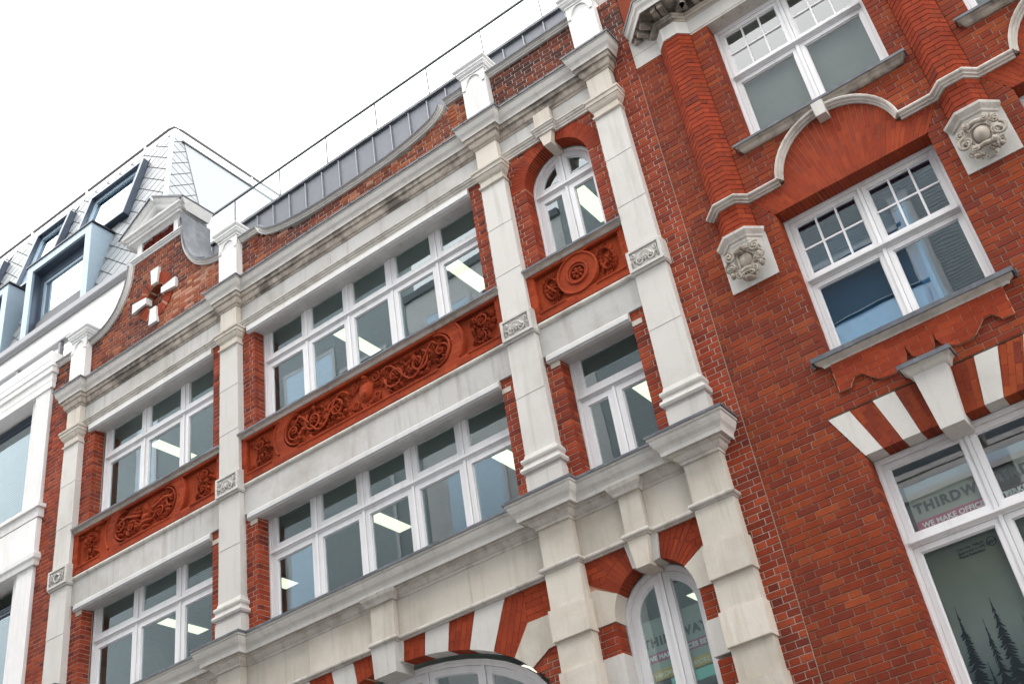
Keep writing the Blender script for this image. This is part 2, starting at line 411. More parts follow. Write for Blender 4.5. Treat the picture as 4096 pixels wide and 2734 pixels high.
def wedge(cx, cz, r0, r1, a0, a1):                    # degrees, CCW cell
    f = lambda r, a: (cx+r*math.cos(math.radians(a)), cz+r*math.sin(math.radians(a)))
    return ccw([f(r0, a0), f(r1, a0), f(r1, a1), f(r0, a1)])
# ---------------------------------------------------------------- windows
def window(parent, outer, yf, zt, mulls, glass='glass', fr=.05, cs=.078, mw=.037, low_mulls=None, top_mulls=None, bars=None,
           tledge=.03, skip=(), name='window', label=None, depth=.10, frame='frame'):
    """outer: convex polygon; zt transom height (or None); mulls list of x"""
    outer = ccw(dedupe(outer)); inn = inset(outer, fr)
    b = MB(); b.mat(frame); b.ring(outer, inn, yf, yf+depth)
    i2 = inset(outer, fr*.45); b.ring(outer, i2, yf-.012, yf+.001)
    w = b.build(name, parent, label=label)
    x0, x1 = min(p[0] for p in outer), max(p[0] for p in outer); z0, z1 = min(p[1] for p in outer), max(p[1] for p in outer)
    lo = mulls if low_mulls is None else low_mulls; hi = mulls if top_mulls is None else top_mulls
    def bar(poly, ya, nm):
        c = clipconvex(poly, inn)
        if len(c) > 2: one(nm, frame, lambda q: q.prism(c, ya, yf+depth-.005), w)
    if zt is not None:
        one('transom', frame, lambda q: (q.prism(clipconvex(rect(x0, x1, zt-mw, zt+mw), inn), yf+.004, yf+depth-.004),
                                         q.xprism([(yf+.002, zt-mw*.6), (yf-tledge, zt-mw*.2), (yf-tledge, zt+mw*.5), (yf+.002, zt+mw*.95)], x0+fr, x1-fr)), w)
    for x in lo: bar(rect(x-mw/2, x+mw/2, z0, zt-mw if zt is not None else z1), yf-.004, 'mullion')
    if zt is not None:
        for x in hi: bar(rect(x-mw/2, x+mw/2, zt+mw, z1), yf-.004, 'mullion')
    rows = [(z0-1, zt-mw if zt is not None else z1+1, lo)]
    if zt is not None: rows.append((zt+mw, z1+1, hi))
    for k, (za, zb, ms) in enumerate(rows):
        xs = [x0-1]+list(ms)+[x1+1]
        for i in range(len(xs)-1):
            cell = clipconvex(rect(xs[i]+mw/2, xs[i+1]-mw/2, za, zb), inn)
            if len(cell) < 3: continue
            cell = cinset(cell, .003)
            if len(cell) < 3: continue
            g = cinset(cell, cs); g2 = cinset(cell, cs+.012)
            if len(g) < 3 or len(g2) < 3: continue
            one('casement', frame, lambda q: (q.hole(cell, g, yf+.012, yf+.07), q.hole(g, g2, yf+.034, yf+.066)), w)
            if bars and k == 1:
                nx, nz = bars; gx0, gx1 = min(p[0] for p in g), max(p[0] for p in g); gz0, gz1 = min(p[1] for p in g), max(p[1] for p in g)
                bb = MB(); bb.mat(frame)
                for a in range(1, nx): xx = gx0+(gx1-gx0)*a/nx; bb.box(xx-.011, xx+.011, yf+.022, yf+.062, gz0, gz1)
                for a in range(1, nz): zz = gz0+(gz1-gz0)*a/nz; bb.box(gx0, gx1, yf+.026, yf+.058, zz-.011, zz+.011)
                bb.build('glazing_bars', w)
                for a in range(nx):
                    for c in range(nz):
                        dx, dz = (gx1-gx0)/nx, (gz1-gz0)/nz
                        one('pane', glass, lambda q: q.box(gx0+dx*a+.004, gx0+dx*(a+1)-.004, yf+.041, yf+.047, gz0+dz*c+.004, gz0+dz*(c+1)-.004), w)
            else: one('pane', glass, lambda q: q.prism(cinset(cell, cs-.004), yf+.042, yf+.048), w)
    return w
def room(parent, x0, x1, y0, y1, z0, z1, ceil='ceiling', wall='inwall'):
    r = one('room', wall, lambda q: (q.box(x0, x1, y1, y1+.1, z0, z1), q.box(x0-.1, x0, y0, y1, z0, z1), q.box(x1, x1+.1, y0, y1, z0, z1)), parent)
    one('ceiling', ceil, lambda q: q.box(x0, x1, y0, y1, z1, z1+.12), r)
    one('floor', 'floor', lambda q: q.box(x0, x1, y0, y1, z0-.12, z0), r)
    return r
def circ(n=7, r=1.): return [(r*math.cos(i*6.2832/n), r*math.sin(i*6.2832/n)) for i in range(n)]
# ---------------------------------------------------------------- carving
class Carve(MB):
    y = 10.4
    def dome(s, x, z, rx, rz, h, n=10, ang=0.):
        rows = []; ca, sa = math.cos(ang), math.sin(ang)
        for k in range(4):
            t = k/3.6*math.pi/2; rr = math.cos(t)
            ring = []
            for i in range(n):
                a = i*2*math.pi/n; u, v = rx*rr*math.cos(a), rz*rr*math.sin(a)
                ring.append((x+u*ca-v*sa, s.y+.004-h*math.sin(t), z+u*sa+v*ca))
            rows.append(ring)
        o = []
        for r in rows: o += r
        F = [(k*n+i, k*n+(i+1) % n, (k+1)*n+(i+1) % n, (k+1)*n+i) for k in range(3) for i in range(n)]
        F.append(tuple(3*n+i for i in range(n))); s.add(o, F)
    def leaf(s, x, z, ang, L, w, h=.03, curl=.5):
        ca, sa = math.cos(ang), math.sin(ang); V = []; n = 6
        for i in range(n+1):
            t = i/n; c = curl*t*t*L; ww = w*math.sin(math.pi*min(1, t*.85+.12))**.8*(1 if i % 2 == 0 else .78)
            for q in (-1, -.35, 0, .35, 1):
                u, v = L*t, c+ww*q; hh = h*(.4 if abs(q) == 1 else (1.0 if q else .6))*math.sin(math.pi*min(1, .25+t*.7)) if True else 0
                if abs(q) == 1: hh = 0
                V.append((x+u*ca-v*sa, s.y+.003-hh, z+u*sa+v*ca))
        F = [(i*5+j, i*5+j+1, (i+1)*5+j+1, (i+1)*5+j) for i in range(n) for j in range(4)]
        s.add(V, F)
    def scroll(s, x, z, r, a0, turns, sgn=1, w=.02, y=None, h=.02):
        y = s.y if y is None else y; P = []; Rr = []
        n = int(14*turns)+4
        for i in range(n+1):
            t = i/n; a = a0+sgn*turns*6.2832*t; rr = r*(1-t*.82); P.append((x+rr*math.cos(a), y-h*(.6+.5*t), z+rr*math.sin(a))); Rr.append(w*(1-.45*t))
        s.tube(P, Rr, 6); s.dome(P[-1][0], P[-1][2], w*1.2, w*1.2, h+w*1.1, 8)
    def stem(s, pts, w=.012, h=.02): s.tube([(x, s.y-h, z) for x, z in pts], w, 6)
    def rosette(s, x, z, r, n=6, h=.035):
        for k in range(n):
            a = k*6.2832/n; s.dome(x+.6*r*math.cos(a), z+.6*r*math.sin(a), r*.42, r*.30, h, 8, a)
        s.dome(x, z, r*.3, r*.3, h*1.5, 8)
    def grapes(s, x, z, r, n=10, seed=0):
        rn = random.Random(seed+int(x*100))
        for k in range(n): s.dome(x+rn.uniform(-r, r), z+rn.uniform(-r, r), r*.3, r*.3, .03+rn.uniform(0, .03), 7)
    def flourish(s, x, z, r, sgn=1, seed=1):
        """acanthus roundel: scroll with leaves round it and a flower inside"""
        rn = random.Random(seed); a0 = rn.uniform(0, 6.28)
        s.scroll(x, z, r*.86, a0, 1.3, sgn, r*.12, h=.055)
        for k in range(13):
            a = a0+sgn*k*.5; q = r*rn.uniform(.86, 1.0); s.leaf(x+q*math.cos(a), z+q*math.sin(a), a+sgn*1.15+rn.uniform(-.25, .25), r*rn.uniform(.45, .72), r*rn.uniform(.15, .21), rn.uniform(.05, .075), .7*sgn)
        for k in range(6):
            a = a0+k*1.05; s.leaf(x+r*.3*math.cos(a), z+r*.3*math.sin(a), a+sgn*.8, r*.42, r*.12, .045, .6*sgn)
        s.rosette(x, z, r*.34, 6, .08)
        for k in range(7): a = rn.uniform(0, 6.28); s.dome(x+r*.6*math.cos(a), z+r*.6*math.sin(a), r*.11, r*.11, .06, 8)
    def shell(s, x, z, r, a0=20, a1=160, n=7, h=.04):
        for k in range(n):
            a = math.radians(a0+(a1-a0)*k/(n-1)); s.dome(x+r*.55*math.cos(a), z+r*.55*math.sin(a), r*.5, r*.10, h, 8, a)
        s.dome(x, z, r*.22, r*.18, h*1.2, 8)
# ================================================================ ground and street
GZ = -1.6
o = one('road', 'asphalt', lambda b: b.box(-120, 120, 1.0, 7.8, GZ-.4, GZ-.02)); o['kind'] = 'structure'
o = one('pavement', 'paving', lambda b: (b.box(-120, 120, 7.95, 10.38, GZ-.4, GZ+.1), b.box(-120, 120, -2.2, .85, GZ-.4, GZ+.1))); o['kind'] = 'structure'
o = one('kerb', 'stone', lambda b: (b.box(-120, 120, 7.801, 7.949, GZ-.4, GZ+.105), b.box(-120, 120, .851, .999, GZ-.4, GZ+.105))); o['kind'] = 'structure'
o = one('ground', 'paving', lambda b: b.box(-160, 160, -60, 60, GZ-.6, GZ-.41)); o['kind'] = 'structure'
# ================================================================ BUILDING A: banded brick and stone front
YW = 10.4; YP = 10.28; YF = 10.62
A = thing('brick_building', (-9.7, 10.4, GZ), 'red brick office building with white stone pilasters, scrolled gable and carved terracotta panels', 'building')
PA = Pool(A)
PIL = [-15.13, -11.21, -5.925, -4.0]
XL, XR = -15.98, -3.483
SX = {0: (-14.92, -11.42), 1: (-11.02, -6.13), 2: (-5.725, -4.20)}
OP = {0: (-14.655, -11.69), 1: (-10.755, -6.39), 2: (-5.495, -4.45)}
ZL = dict(f2=5.92, f2t=7.80, lin=8.29, terr=9.05, f3=9.08, f3t=11.10)
core = MB(); core.mat('mortar_w')
def strips(z):
    out = [(XL, -15.34), (-3.80, XR)]
    if z > 5.85 and not (7.86 < z < 9.06):
        for k in (0, 1, 2):
            a, b = SX[k]; c, d = OP[k]
            if z > 11.10 and k < 2: continue
            if k == 2 and z > 9.06:
                if z > 10.48:
                    q = .60**2-(z-10.5)**2
                    if q > 0: h = math.sqrt(q); c, d = -4.97-h, -4.97+h
                    else: out.append((a, b)); continue
                else: c, d = -5.49, -4.45
                if z > 10.48: out += [(a-.06, c), (d, b+.06)]; continue
            out += [(a-.06, c, 0, .20), (d, b+.06, .20, 0)]
    return out
courses(PA, 'brick_a', 2.4, 12.0, strips, YW, core=core, joint=.0095)
# lower storey piers beside the arches
def low_a(z):
    out = []
    for (c, hw) in ((-8.57, 2.2),):
        t = (z-3.64)/1.15; h = 2.2*math.sqrt(max(0, 1-t*t)) if t > 0 else 2.2
        h += .05; out += [(-11.05, c-h, 0, .2), (c+h, -6.1, .2, 0)]
    t = (z-3.64)/1.15
    return out
courses(PA, 'brick_a', 2.4, 4.20, low_a, YW, core=core, joint=.0095)
def low_r(z):
    if 3.56 < z < 3.93 or 4.28 < z or z < 3.2: return []
    return [(-5.75, -5.465, 0, .2), (-4.445, -4.16, .2, 0)]
courses(PA, 'rubbed', 3.19, 4.28, low_r, YW, core=core, joint=.006)
# parapet brick: gable, swept middle, flat right
GX = -13.17
def gable_half(z):
    P = [(12.9, 1.72), (12.93, 1.55), (13.02, 1.25), (13.15, 1.04), (13.35, .88), (13.55, .77), (13.78, .69), (14.05, .64), (14.25, .63)]
    if z <= 12.9: return 1.98
    for (z0, h0), (z1, h1) in zip(P, P[1:]):
        if z0 <= z <= z1: return h0+(h1-h0)*(z-z0)/(z1-z0)
    return .63
def mid_top(x):
    t = abs(x+8.57)
    if t > 2.08: return 12.93
    return 12.50+.30*max(0, (t-.35)/1.60)**3
def par(z):
    out = []
    if z < 14.2:
        h = gable_half(z); L_, R_ = max(GX-h, -15.0), min(GX+h, -11.4); q = .262**2-(z-13.02)**2
        if q > 0: h2 = math.sqrt(q); out += [(L_, -13.18-h2), (-13.18+h2, R_)]
        else: out.append((L_, R_))
    if z < 12.53: out.append((-11.05, -6.1))
    elif z < 12.93:
        out += [(-11.05, -10.62), (-6.52, -6.1)]
        xs = [x for x in [-8.57+i*.02 for i in range(104)] if mid_top(x) > z]
        if z < 12.8 and xs: out += [(min(xs), -6.52+.1), (-17.14-(-6.52+.1)+0.0, -17.14-min(xs))]
    if z < 12.88: out += [(XL, -15.3), (-5.78, -4.15), (-3.84, XR)]
    return out
def par_tone(x, z):
    v = math.sin(x*1.3+z*.9)+math.sin(x*3.1-z*2.3)*.6; base = .5+.16*v
    if -13.9 < x < -12.2 and z > 12.9: base -= .28
    if -12.7 < x < -11.5 and 12.55 < z < 12.95: base = .86
    if x > -5.8: base -= .12
    return min(1, max(0, random.gauss(base, .2)))
courses(PA, 'brick_p', 11.95, 14.2, par, YW, core=core, joint=.0105, depth=.3, tonefn=par_tone)
def ocr(z):
    q = .27**2-(z-13.02)**2
    return [(-13.18-math.sqrt(q), -13.18+math.sqrt(q))] if q > 0 else []
courses(PA, 'brick_p', 12.74, 13.30, ocr, YW+.13, core=core, joint=.0105, depth=.15)
core.build('mortar_core', A, stuff=True)
one('wall', 'stone', lambda b: (b.box(XL, XR, YW+.02, YW+.4, GZ, 2.4), b.box(XL, XL+.3, YW+.3, 16, GZ, 12.6)), A)
# ---- plan path that breaks forward round the pilasters
def broken(y_main, y_pil, hw, x0=None, x1=None, pil=PIL, ends=True):
    p = [(x0 if x0 is not None else pil[0]-hw, YW+.05)] if x0 is None else [(x0, y_main)]
    for k, c in enumerate(pil):
        if not (k == 0 and x0 is None): p.append((c-hw, y_main))
        else: pass
        p += [(c-hw, y_pil), (c+hw, y_pil)]
        if not (k == len(pil)-1 and x1 is None): p.append((c+hw, y_main))
    p.append((pil[-1]+hw, YW+.05) if x1 is None else (x1, y_main))
    return p
# ---- upper entablature
PB = broken(10.385, YP, .185)
one('cornice', 'stone', lambda b: b.sweep(PB, [(-.1, 11.79), (.09, 11.775), (.105, 11.765), (.115, 11.765), (.118, 11.80), (.13, 11.83), (.155, 11.87), (.172, 11.92), (.178, 11.96), (.19, 11.962), (.19, 11.995), (-.1, 12.0)]), A)
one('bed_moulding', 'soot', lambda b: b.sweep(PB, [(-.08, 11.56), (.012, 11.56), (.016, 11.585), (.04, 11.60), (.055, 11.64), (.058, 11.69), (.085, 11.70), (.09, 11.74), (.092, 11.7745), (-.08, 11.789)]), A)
def leadprof(z, d): return [(-.12, z+.03), (d+.004, z+.002), (d+.012, z-.022), (d+.017, z-.022), (d+.018, z+.008), (d-.01, z+.02), (-.12, z+.05)]
one('lead_flashing', 'lead', lambda b: b.sweep(PB, leadprof(12.0, .19)), A)
for k in range(26):
    x = -15.3+k*.46
    yy = (YP if any(abs(x-c) < .22 for c in PIL) else 10.385)-.205
    one('lead_roll', 'lead', lambda b: b.tube([(x, yy-.006, 11.985), (x+.01, yy+.05, 12.028), (x+.01, yy+.22, 12.045)], .014), A)
def frieze(z0, z1, y, segs, mat='frieze', name='frieze_stone'):
    for a, b_ in segs:
        L = b_-a; n = max(1, round(L/1.05))
        for i in range(n):
            one(name, mat, lambda b: b.box(a+L*i/n+.0015, a+L*(i+1)/n-.0015, y+random.uniform(-.0015, .0015), YW+.24, z0, z1), A)
frieze(11.205, 11.575, 10.385, [(XL+.02+.7, -15.315), (-14.945, -11.395), (-11.025, -6.11), (-5.74, -5.105), (-4.83, -4.185)][1:], 'frieze')
for c in PIL: one('frieze_block', 'stone_warm', lambda b: b.box(c-.18, c+.18, YP, YW+.2, 11.205, 11.575), A)
one('frieze_block', 'stone_warm', lambda b: b.box(-5.10, -4.835, 10.305, YW+.2, 11.225, 11.575), A)
archi = [(-.06, 11.10), (.012, 11.10), (.014, 11.135), (.024, 11.138), (.026, 11.165), (.045, 11.18), (.05, 11.205), (.062, 11.21), (.062, 11.228), (.01, 11.24), (-.06, 11.24)]
for a, b_ in ((-14.94, -11.40), (-11.02, -6.11), (-5.74, -4.185)):
    path = [(a, 10.385), (b_, 10.385)] if a < -6 else [(a, 10.385), (-5.10, 10.385), (-5.10, 10.305), (-4.835, 10.305), (-4.835, 10.385), (b_, 10.385)]
    one('architrave', 'mould', lambda b: b.sweep(path, [(d, z+(.0 if a < -6 else .05)) for d, z in archi]), A)
# ---- pilasters
def pilaster(c, first=False):
    p = one('pilaster', 'stone', lambda b: None, A) if False else None
    b = MB(); b.mat('stone'); b.tone = .5
    def shaft(z0, z1, h0, h1):
        b.add([(c-h0, YP, z0), (c+h0, YP, z0), (c+h0, YW+.1, z0), (c-h0, YW+.1, z0), (c-h1, YP+.004, z1), (c+h1, YP+.004, z1), (c+h1, YW+.1, z1), (c-h1, YW+.1, z1)],
              [(0, 1, 5, 4), (1, 2, 6, 5), (2, 3, 7, 6), (3, 0, 4, 7), (4, 5, 6, 7), (3, 2, 1, 0)])
    zs = [6.55, 7.35, 8.16]; h = lambda z: .222-(z-6.5)/(10.8-6.5)*.027
    for q in (zs, [8.52, 9.25, 10.05, 10.80]):
        for za, zb in zip(q, q[1:]): shaft(za+.0012, zb-.0012, h(za), h(zb))
    p = b.build('pilaster', A)
    path = lambda w: [(c-w, YW+.08), (c-w, YP), (c+w, YP), (c+w, YW+.08)]
    one('capital', 'stone_warm', lambda q: q.sweep(path(.185), [(-.12, 10.80), (.004, 10.80), (.012, 10.81), (.026, 10.815), (.028, 10.84), (.006, 10.852), (.004, 10.94), (.016, 10.95), (.035, 10.975), (.05, 11.01), (.052, 11.03), (.066, 11.035), (.07, 11.09), (.085, 11.095), (.088, 11.125), (.06, 11.13), (.03, 11.16), (.02, 11.20), (-.12, 11.205)]), p)
    one('base', 'stone', lambda q: q.sweep(path(.222), [(-.14, 5.9), (.03, 5.9), (.03, 6.26), (.022, 6.265), (.022, 6.30), (.055, 6.31), (.068, 6.34), (.058, 6.375), (.034, 6.385), (.028, 6.42), (.045, 6.445), (.05, 6.47), (.044, 6.495), (.016, 6.51), (.004, 6.555), (-.14, 6.56)]), p)
    blk = one('ornament_block', 'stone', lambda q: (q.sweep(path(.212), [(-.13, 8.16), (.022, 8.16), (.026, 8.175), (.034, 8.18), (.034, 8.185), (.034, 8.50), (.03, 8.52), (-.13, 8.525)]),), p)
    y0 = YP-.034
    fr = one('border', 'stone', lambda q: q.ring(rect(c-.232, c+.232, 8.19, 8.50), rect(c-.195, c+.195, 8.222, 8.468), y0-.022, y0+.001), p)
    cv = Carve(); cv.mat('stone'); cv.y = y0
    z = 8.33
    if first:
        cv.ring_ = None; cv.tube([(c+.07*math.cos(a*.524), y0-.018, z+.07*math.sin(a*.524)) for a in range(13)], .014); cv.scroll(c-.1, z+.03, .06, 1, 1.3, 1, .010); cv.scroll(c+.1, z+.03, .06, 2, 1.3, -1, .010)
    else:
        cv.shell(c, z-.03, .085, 15, 165, 9, .032); cv.scroll(c-.07, z-.03, .055, 2, 1.2, 1, .010); cv.scroll(c+.07, z-.03, .055, 1.2, 1.2, -1, .010)
        cv.stem([(c+.09*math.cos(a), z-.02+.1*math.sin(a)) for a in [math.radians(k) for k in range(0, 181, 20)]], .008)
    for s in (-1, 1):
        cv.scroll(c+s*.155, z+.07, .032, 1.5, 1.3, s, .008); cv.leaf(c+s*.12, z-.06, 1.57+s*.9, .09, .02, .028, -s*.4); cv.leaf(c+s*.17, z-.075, 1.57-s*.2, .09, .016, .028, s*.4)
        cv.grapes(c+s*.16, z-.01, .022, 7); cv.leaf(c+s*.13, z+.09, 1.57-s*1.6, .07, .014, .02, .3)
    cv.build('carving', p, smooth=True, recalc=False)
for i, c in enumerate(PIL): pilaster(c, i == 0)
# ---- lower cornice, frieze and string
PC = broken(10.385, 10.25, .215)
one('cornice', 'stone', lambda b: b.sweep(PC, [(-.1, 5.70), (.14, 5.685), (.145, 5.675), (.155, 5.675), (.158, 5.72), (.17, 5.75), (.20, 5.785), (.222, 5.83), (.228, 5.865), (.245, 5.868), (.245, 5.905), (-.1, 5.93)]), A, label='lower stone cornice with lead top')
one('bed_moulding', 'mould', lambda b: b.sweep(PC, [(-.08, 5.56), (.012, 5.56), (.016, 5.59), (.035, 5.60), (.06, 5.625), (.068, 5.655), (.10, 5.66), (.105, 5.684), (-.08, 5.699)]), A)
one('lead_flashing', 'lead', lambda b: b.sweep(PC, leadprof(5.915, .245)), A)
for a, b_ in ((-8.735, -8.375), (-5.08, -4.82)):
    one('frieze_block', 'stone_warm', lambda b: b.box(a, b_, 10.30, YW+.2, 5.10, 5.555), A)
    one('block_moulding', 'mould', lambda b: b.sweep([(a, 10.36), (a, 10.29), (b_, 10.29), (b_, 10.36)], [(-.06, 5.555), (.03, 5.555), (.045, 5.59), (.075, 5.63), (.09, 5.672), (-.06, 5.672)]), A)
frieze(5.10, 5.56, 10.385, [(-14.93, -11.42), (-11.0, -8.737), (-8.373, -6.13), (-5.71, -5.082), (-4.818, -4.205)], 'stone_warm')
strp = [(-.05, 5.03), (.012, 5.03), (.016, 5.045), (.035, 5.05), (.045, 5.062), (.045, 5.08), (.036, 5.095), (.012, 5.105), (-.05, 5.108)]
one('string_moulding', 'mould', lambda b: b.sweep([(-14.93, 10.385), (-11.4, 10.385)], strp), A)
one('string_moulding', 'mould', lambda b: b.sweep([(-11.02, 10.385), (-8.735, 10.385), (-8.735, 10.30), (-8.375, 10.30), (-8.375, 10.385), (-6.12, 10.385)], strp), A)
one('string_moulding', 'mould', lambda b: b.sweep([(-5.72, 10.385), (-5.08, 10.385), (-5.08, 10.30), (-4.82, 10.30), (-4.82, 10.385), (-4.195, 10.385)], strp), A)
# ---- rusticated lower pilasters
for c in PIL:
    hw = .235
    p = one('pilaster', 'stone_warm', lambda b: (b.box(c-.215, c+.215, 10.265, YW+.1, 5.11, 5.565), b.box(c-hw+.01, c+hw-.01, 10.265, YW+.1, 4.6, 5.03), b.box(c-hw+.01, c+hw-.01, 10.265, YW+.1, 3.90, 4.24), b.box(c-hw+.01, c+hw-.01, 10.265, YW+.1, 3.20, 3.54), b.box(c-hw+.01, c+hw-.01, 10.265, YW+.1, GZ, 2.85)), A, label='rusticated lower pilaster')
    for za, zb in ((4.24, 4.60), (3.54, 3.90), (2.85, 3.20)):
        one('rusticated_block', 'stone_warm', lambda b: b.prism(inset(rect(c-hw-.01, c+hw+.01, za, zb), .0), 10.232, YW+.1) or b.prism(rect(c-hw-.004, c+hw+.004, za+.006, zb-.006), 10.226, 10.24), p)
    one('string_moulding', 'mould', lambda b: b.sweep([(c-.225, YW+.05), (c-.225, 10.265), (c+.225, 10.265), (c+.225, YW+.05)], strp), p)
# ---- wide arch of the middle bay: stone and brick voussoirs
ex, ez, ea, eb = -8.57, 3.64, 2.2, 1.15
def ell(x): return ez+eb*math.sqrt(max(0, 1-((x-ex)/ea)**2))
def vous(pts_top, pts_bot): # x at top (z 5.03), (x) at intrados
    n = 5; bot = [(pts_bot[0]+(pts_bot[1]-pts_bot[0])*i/n, ell(pts_bot[0]+(pts_bot[1]-pts_bot[0])*i/n)) for i in range(n+1)]
    return bot+[(pts_top[1], 5.03), (pts_top[0], 5.03)]
for s in (1, -1):
    V = lambda a, b_, c, d: vous((ex+s*a, ex+s*b_) if s > 0 else (ex-b_, ex-a), (ex+s*c, ex+s*d) if s > 0 else (ex-d, ex-c))
    for top, bot in (((.58, .94), (.54, .88)), ((1.33, 1.76), (1.19, 1.51))):
        one('voussoir', 'stone', lambda b: b.prism(V(*top, *bot), 10.392, YW+.22), A)
    for top, bot in (((.24, .58), (.21, .54)), ((.94, 1.33), (.88, 1.19))):
        P = V(*top, *bot)
        PP = ccw(P); one('mortar_bed', 'joint_r', lambda b: b.prism(inset(PP, .005), YW+.012, YW+.215), A)
        ang = math.atan2(5.03-ell(ex+s*bot[0]), s*((top[0]+top[1])-(bot[0]+bot[1]))/2)
        cells(PA, 'rubbed', PP, ang, .078, .225, YW, YW+.21, .004, PP[0])
    sh = [(ex+s*q, z) for q, z in ((2.02, 4.64), (2.34, 4.64), (2.34, 4.28), (2.24, 4.27), (1.99, ell(ex+1.99)), (1.88, ell(ex+1.88)), (1.78, ell(ex+1.78)))]
    one('springing_stone', 'stone_warm', lambda b: b.prism(ccw(sh), 10.39, YW+.22), A)
    br1 = ccw([(ex+s*1.51, ell(ex+1.51)), (ex+s*1.65, ell(ex+1.65)), (ex+s*1.78, ell(ex+1.78)), (ex+s*2.02, 4.64), (ex+s*2.02, 5.03), (ex+s*1.76, 5.03)])
    br2 = ccw([(ex+s*2.02, 4.64), (ex+s*2.40, 4.64), (ex+s*2.44, 5.03), (ex+s*2.02, 5.03)])
    one('mortar_bed', 'joint_r', lambda b: (b.prism(inset(br1, .005), YW+.012, YW+.215), b.prism(inset(br2, .005), YW+.012, YW+.2)), A)
    cells(PA, 'rubbed', br1, math.radians(90-s*20), .078, .225, YW, YW+.21, .004, br1[0]); cells(PA, 'rubbed', br2, s*-.0+.0, .078, .225, YW, YW+.2, .004, (ex, 4.64))
    br3 = ccw([(ex+s*1.99, ell(ex+1.99)), (ex+s*2.24, 4.27), (ex+s*2.42, 4.275), (ex+s*2.42, 4.19), (ex+s*2.17, 4.19), (ex+s*2.06, ell(ex+2.06))])
    one('mortar_bed', 'joint_r', lambda b: b.prism(inset(br3, .005), YW+.012, YW+.2), A); cells(PA, 'brick_a', br3, 0, .075, .225, YW, YW+.2, .006, (ex, 4.2))
for pts, y in ((vous((ex-.24, ex+.24), (ex-.21, ex+.21)), 10.36), ([(ex-.17, 4.665), (ex+.17, 4.665), (ex+.19, 5.03), (ex-.19, 5.03)], 10.29)):
    one('keystone', 'stone', lambda b: b.prism(ccw(pts), y, YW+.22), A)
ellp = [(ex+2.12*math.cos(math.radians(a)), ez+1.10*math.sin(math.radians(a))) for a in range(0, 181, 9)]
window(A, [(ex-2.12, 2.5), (ex+2.12, 2.5)]+ellp[:], YF+.02, None, [-9.06, -8.22, -7.40], fr=.07, name='window', label='wide arched window of the middle bay')
# ---- lower arch of the right bay
rc, rz_, rr = -4.955, 4.28, .50
for s in (1, -1):
    f = lambda P: ccw([(rc+s*a, z) for a, z in P])
    arcp = lambda a0, a1, n=6: [(rr*math.cos(math.radians(a0+(a1-a0)*i/n)), rz_+rr*math.sin(math.radians(a0+(a1-a0)*i/n))) for i in range(n+1)]
    one('springing_stone', 'stone_warm', lambda b: b.prism(f([(.50, 4.28), (.76, 4.28), (.76, 4.69), (.66, 4.69)]+arcp(34, 0)), 10.388, YW+.21), A)
    br = f([(.66, 4.69), (.76, 4.69), (.76, 5.03), (.20, 5.03), (.17, 4.75)]+arcp(68, 34))
    one('mortar_bed', 'joint_r', lambda b: b.prism(inset(br, .005), YW+.01, YW+.205), A)
    for k in range(12):
        for r0, r1 in ((.49, .72), (.724, .95), (.954, 1.2)):
            w_ = clipconvex(br, wedge(rc, rz_, r0, r1, (34+k*4.9+.25) if s > 0 else 180-(34+(k+1)*4.9-.25), (34+(k+1)*4.9-.25) if s > 0 else 180-(34+k*4.9+.25)))
            if k >= 3 or r1 < .75: PA.poly('rubbed', w_, YW, YW+.2)
    cn = clipconvex(br, wedge(rc, rz_, .724, 1.3, 34 if s > 0 else 131.5, 48.5 if s > 0 else 146))
    if len(cn) > 2: cells(PA, 'rubbed', cn, 0, .075, .2, YW, YW+.2, .004, (rc, 5.03))
    for za, zb in ((3.56, 3.93), (2.9, 3.19)):
        one('jamb_stone', 'stone', lambda b: b.box(rc+.49 if s > 0 else rc-.80, rc+.80 if s > 0 else rc-.49, 10.388, YW+.215, za, zb), A)
    one('keystone', 'stone', lambda b: b.prism(f([(.085, 4.735), (.165, 4.75), (.21, 5.03), (.12, 5.03)]), 10.37, YW+.21), A, label='side stone of the keystone')
one('keystone', 'stone_warm', lambda b: b.prism(ccw([(rc-.085, 4.70), (rc+.085, 4.70), (rc+.125, 5.03), (rc-.125, 5.03)]), 10.30, YW+.21), A)
window(A, [(rc-.505, 2.3), (rc+.505, 2.3)]+[(rc+.505*math.cos(math.radians(a)), 4.27+.49*math.sin(math.radians(a))) for a in range(0, 181, 12)], YF, None, [rc+.01], fr=.06, label='narrow arched window with rusticated surround')
window_low = None
